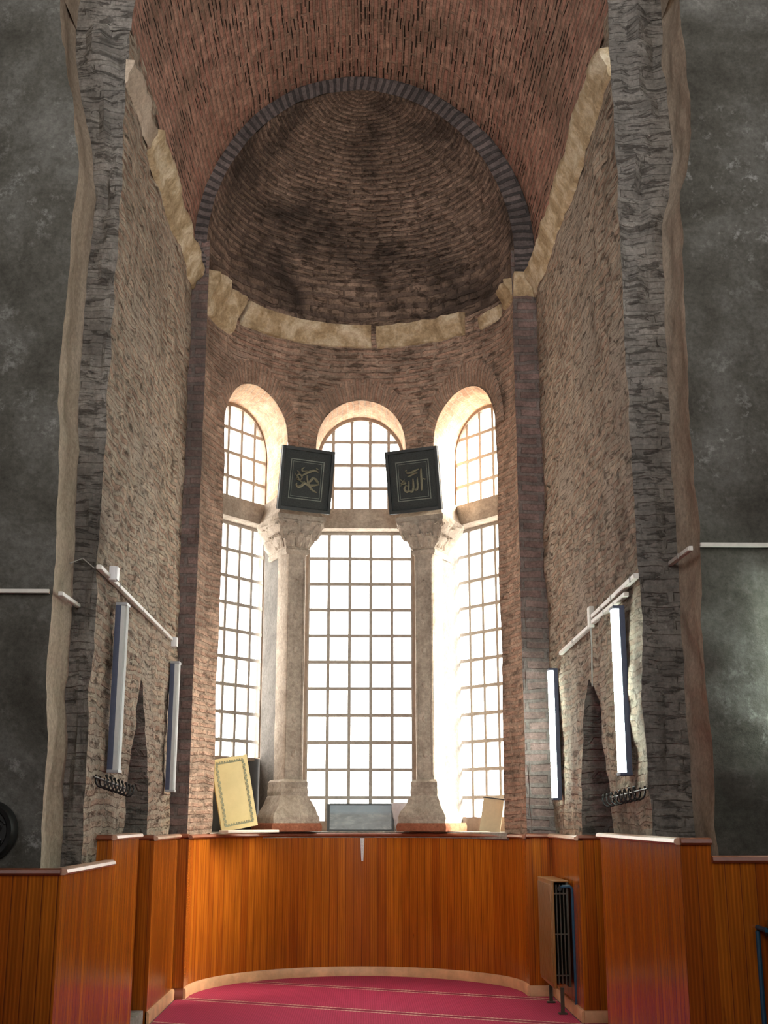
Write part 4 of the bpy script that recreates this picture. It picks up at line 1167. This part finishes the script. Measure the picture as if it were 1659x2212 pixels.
for k in range(9):
    t = k/8; r = 0.05+0.05*t; rings.append([((r+0.012*nz((q, t*5, 1), 1.3, 2))*math.cos(2*PI*q/14), (0.6*r+0.012*nz((q, t*5, 4), 1.3, 2))*math.sin(2*PI*q/14), 0.30*t) for q in range(14)])
loft(bm, rings); bm_obj('sheet', bm, simple('milky_plastic', (0.62, 0.62, 0.66), 0.3, var=0.15), pb)

# ------------------------------------------------------------------ radiators
M_RAD = simple('ochre_painted_radiator', (0.28, 0.135, 0.03), 0.4, var=0.12, scale=6)
M_RADD = simple('dark_radiator_fins', (0.055, 0.045, 0.028), 0.5, var=0.3)
M_PIPE = simple('blue_heating_pipe', (0.02, 0.085, 0.15), 0.4, var=0.15)
def radiator(x, y0, y1, z0, z1, th, pipe_x, label):
    root = empty('radiator', (x, y0, z0), label=label, cat='radiator', group='panel radiators with blue pipes'); ln = y1-y0; h = z1-z0
    bm = bmesh.new(); box(bm, (0.012, ln/2, h/2), (0.024, ln, h), bevel=0.006)
    for k in range(int(ln/0.05)): box(bm, (-0.002, 0.03+k*0.05, h/2), (0.012, 0.022, h-0.06), bevel=0.003)
    bm_obj('front_panel', bm, M_RAD, root)
    bm = bmesh.new(); box(bm, (th-0.012, ln/2, h/2), (0.02, ln-0.02, h-0.02), bevel=0.004); bm_obj('rear_panel', bm, M_RADD, root)
    bm = bmesh.new()
    for k in range(3): box(bm, (0.03+(th-0.06)*(k+0.5)/3, ln/2, h/2), (0.010, ln-0.012, h-0.06))
    for k in range(3): box(bm, (th/2, 0.008, h*(0.12+0.38*k)), (th-0.03, 0.008, 0.012))
    bm_obj('convector_fins', bm, M_RADD, root)
    bm = bmesh.new(); box(bm, (th/2, ln/2, h-0.004), (th, ln, 0.012), bevel=0.003); bm_obj('top_grille', bm, M_RAD, root)
    bm = bmesh.new(); px = pipe_x-x; tube(bm, [(th*0.45, 0.0, h-0.06), (th*0.6, -0.03, h-0.045), (px-0.02, -0.04, h-0.04), (px, -0.04, h-0.06), (px, -0.04, h*0.5), (px+0.004, -0.04, -z0+0.03)], 0.013, 8)
    bm_obj('pipe', bm, M_PIPE, root)
    bm = bmesh.new(); tube(bm, [(th*0.45, -0.03, h-0.06), (th*0.45, 0.03, h-0.06)], 0.02, 8); bm_obj('valve', bm, M_IRON, root)
    for yy in (0.06, ln-0.08):
        bm = bmesh.new(); box(bm, (th/2, yy, -z0/2+0.01), (0.03, 0.02, z0-0.02)); box(bm, (th/2, yy, -z0+0.02), (0.07, 0.05, 0.012)); bm_obj('foot', bm, M_RADD, root)
    return root
radiator(1.60, 10.62, 11.40, 0.22, 1.075, 0.15, 1.772, 'ochre panel radiator with blue pipe standing beside the right niche')
r2 = radiator(0, 0, 0.9, 0.30, 1.06, 0.13, -0.045, 'dark radiator with blue pipe at the right edge of the photo')
r2.location = (2.19, 6.81, 0.30); r2.rotation_euler = (0, 0, -PI/2)

# ------------------------------------------------------------------ round carved plaque
def medallion():
    root = empty('carved_medallion', (-2.235, 7.42, 1.52), label='round dark carved medallion with curling relief at the left edge', cat='plaque')
    bm = bmesh.new(); N = 48
    prof = [(0.0, 0.012), (0.13, 0.015), (0.14, 0.03), (0.165, 0.036), (0.172, 0.028), (0.18, 0.0), (0.18, -0.06)]
    rings = [[(r*math.cos(2*PI*k/N), -d, r*math.sin(2*PI*k/N)) for k in range(N)] for r, d in [(max(r, 0.002), d) for r, d in prof]]
    loft(bm, rings); bm_obj('disc', bm, M_IRON, root)
    bm = bmesh.new()
    for q in range(6):
        a = 2*PI*q/6+0.3; c = Vector((0.085*math.cos(a), 0, 0.085*math.sin(a)))
        pts = []
        for k in range(22):
            r = 0.042*(1-k/26); b_ = a+k*0.42; pts.append((c.x+r*math.cos(b_), -0.02, c.z+r*math.sin(b_)))
        tube(bm, pts, lambda t: 0.008-0.004*t, 6)
    bmesh.ops.create_icosphere(bm, subdivisions=2, radius=0.028, matrix=Matrix.Translation((0, -0.02, 0)))
    bm_obj('scroll_relief', bm, M_IRON, root)
medallion()

# pale tapering strip on the panelling under the centre window
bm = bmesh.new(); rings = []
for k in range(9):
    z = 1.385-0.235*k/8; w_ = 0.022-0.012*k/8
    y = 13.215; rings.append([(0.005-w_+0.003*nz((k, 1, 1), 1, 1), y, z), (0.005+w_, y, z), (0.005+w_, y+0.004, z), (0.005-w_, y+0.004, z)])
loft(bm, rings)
tag(bm_obj('pale_strip', bm, simple('mottled_off_white', (0.62, 0.60, 0.60), 0.35, var=0.35, scale=120)), 'pale strip near the middle of the curved wooden panelling', 'tape')
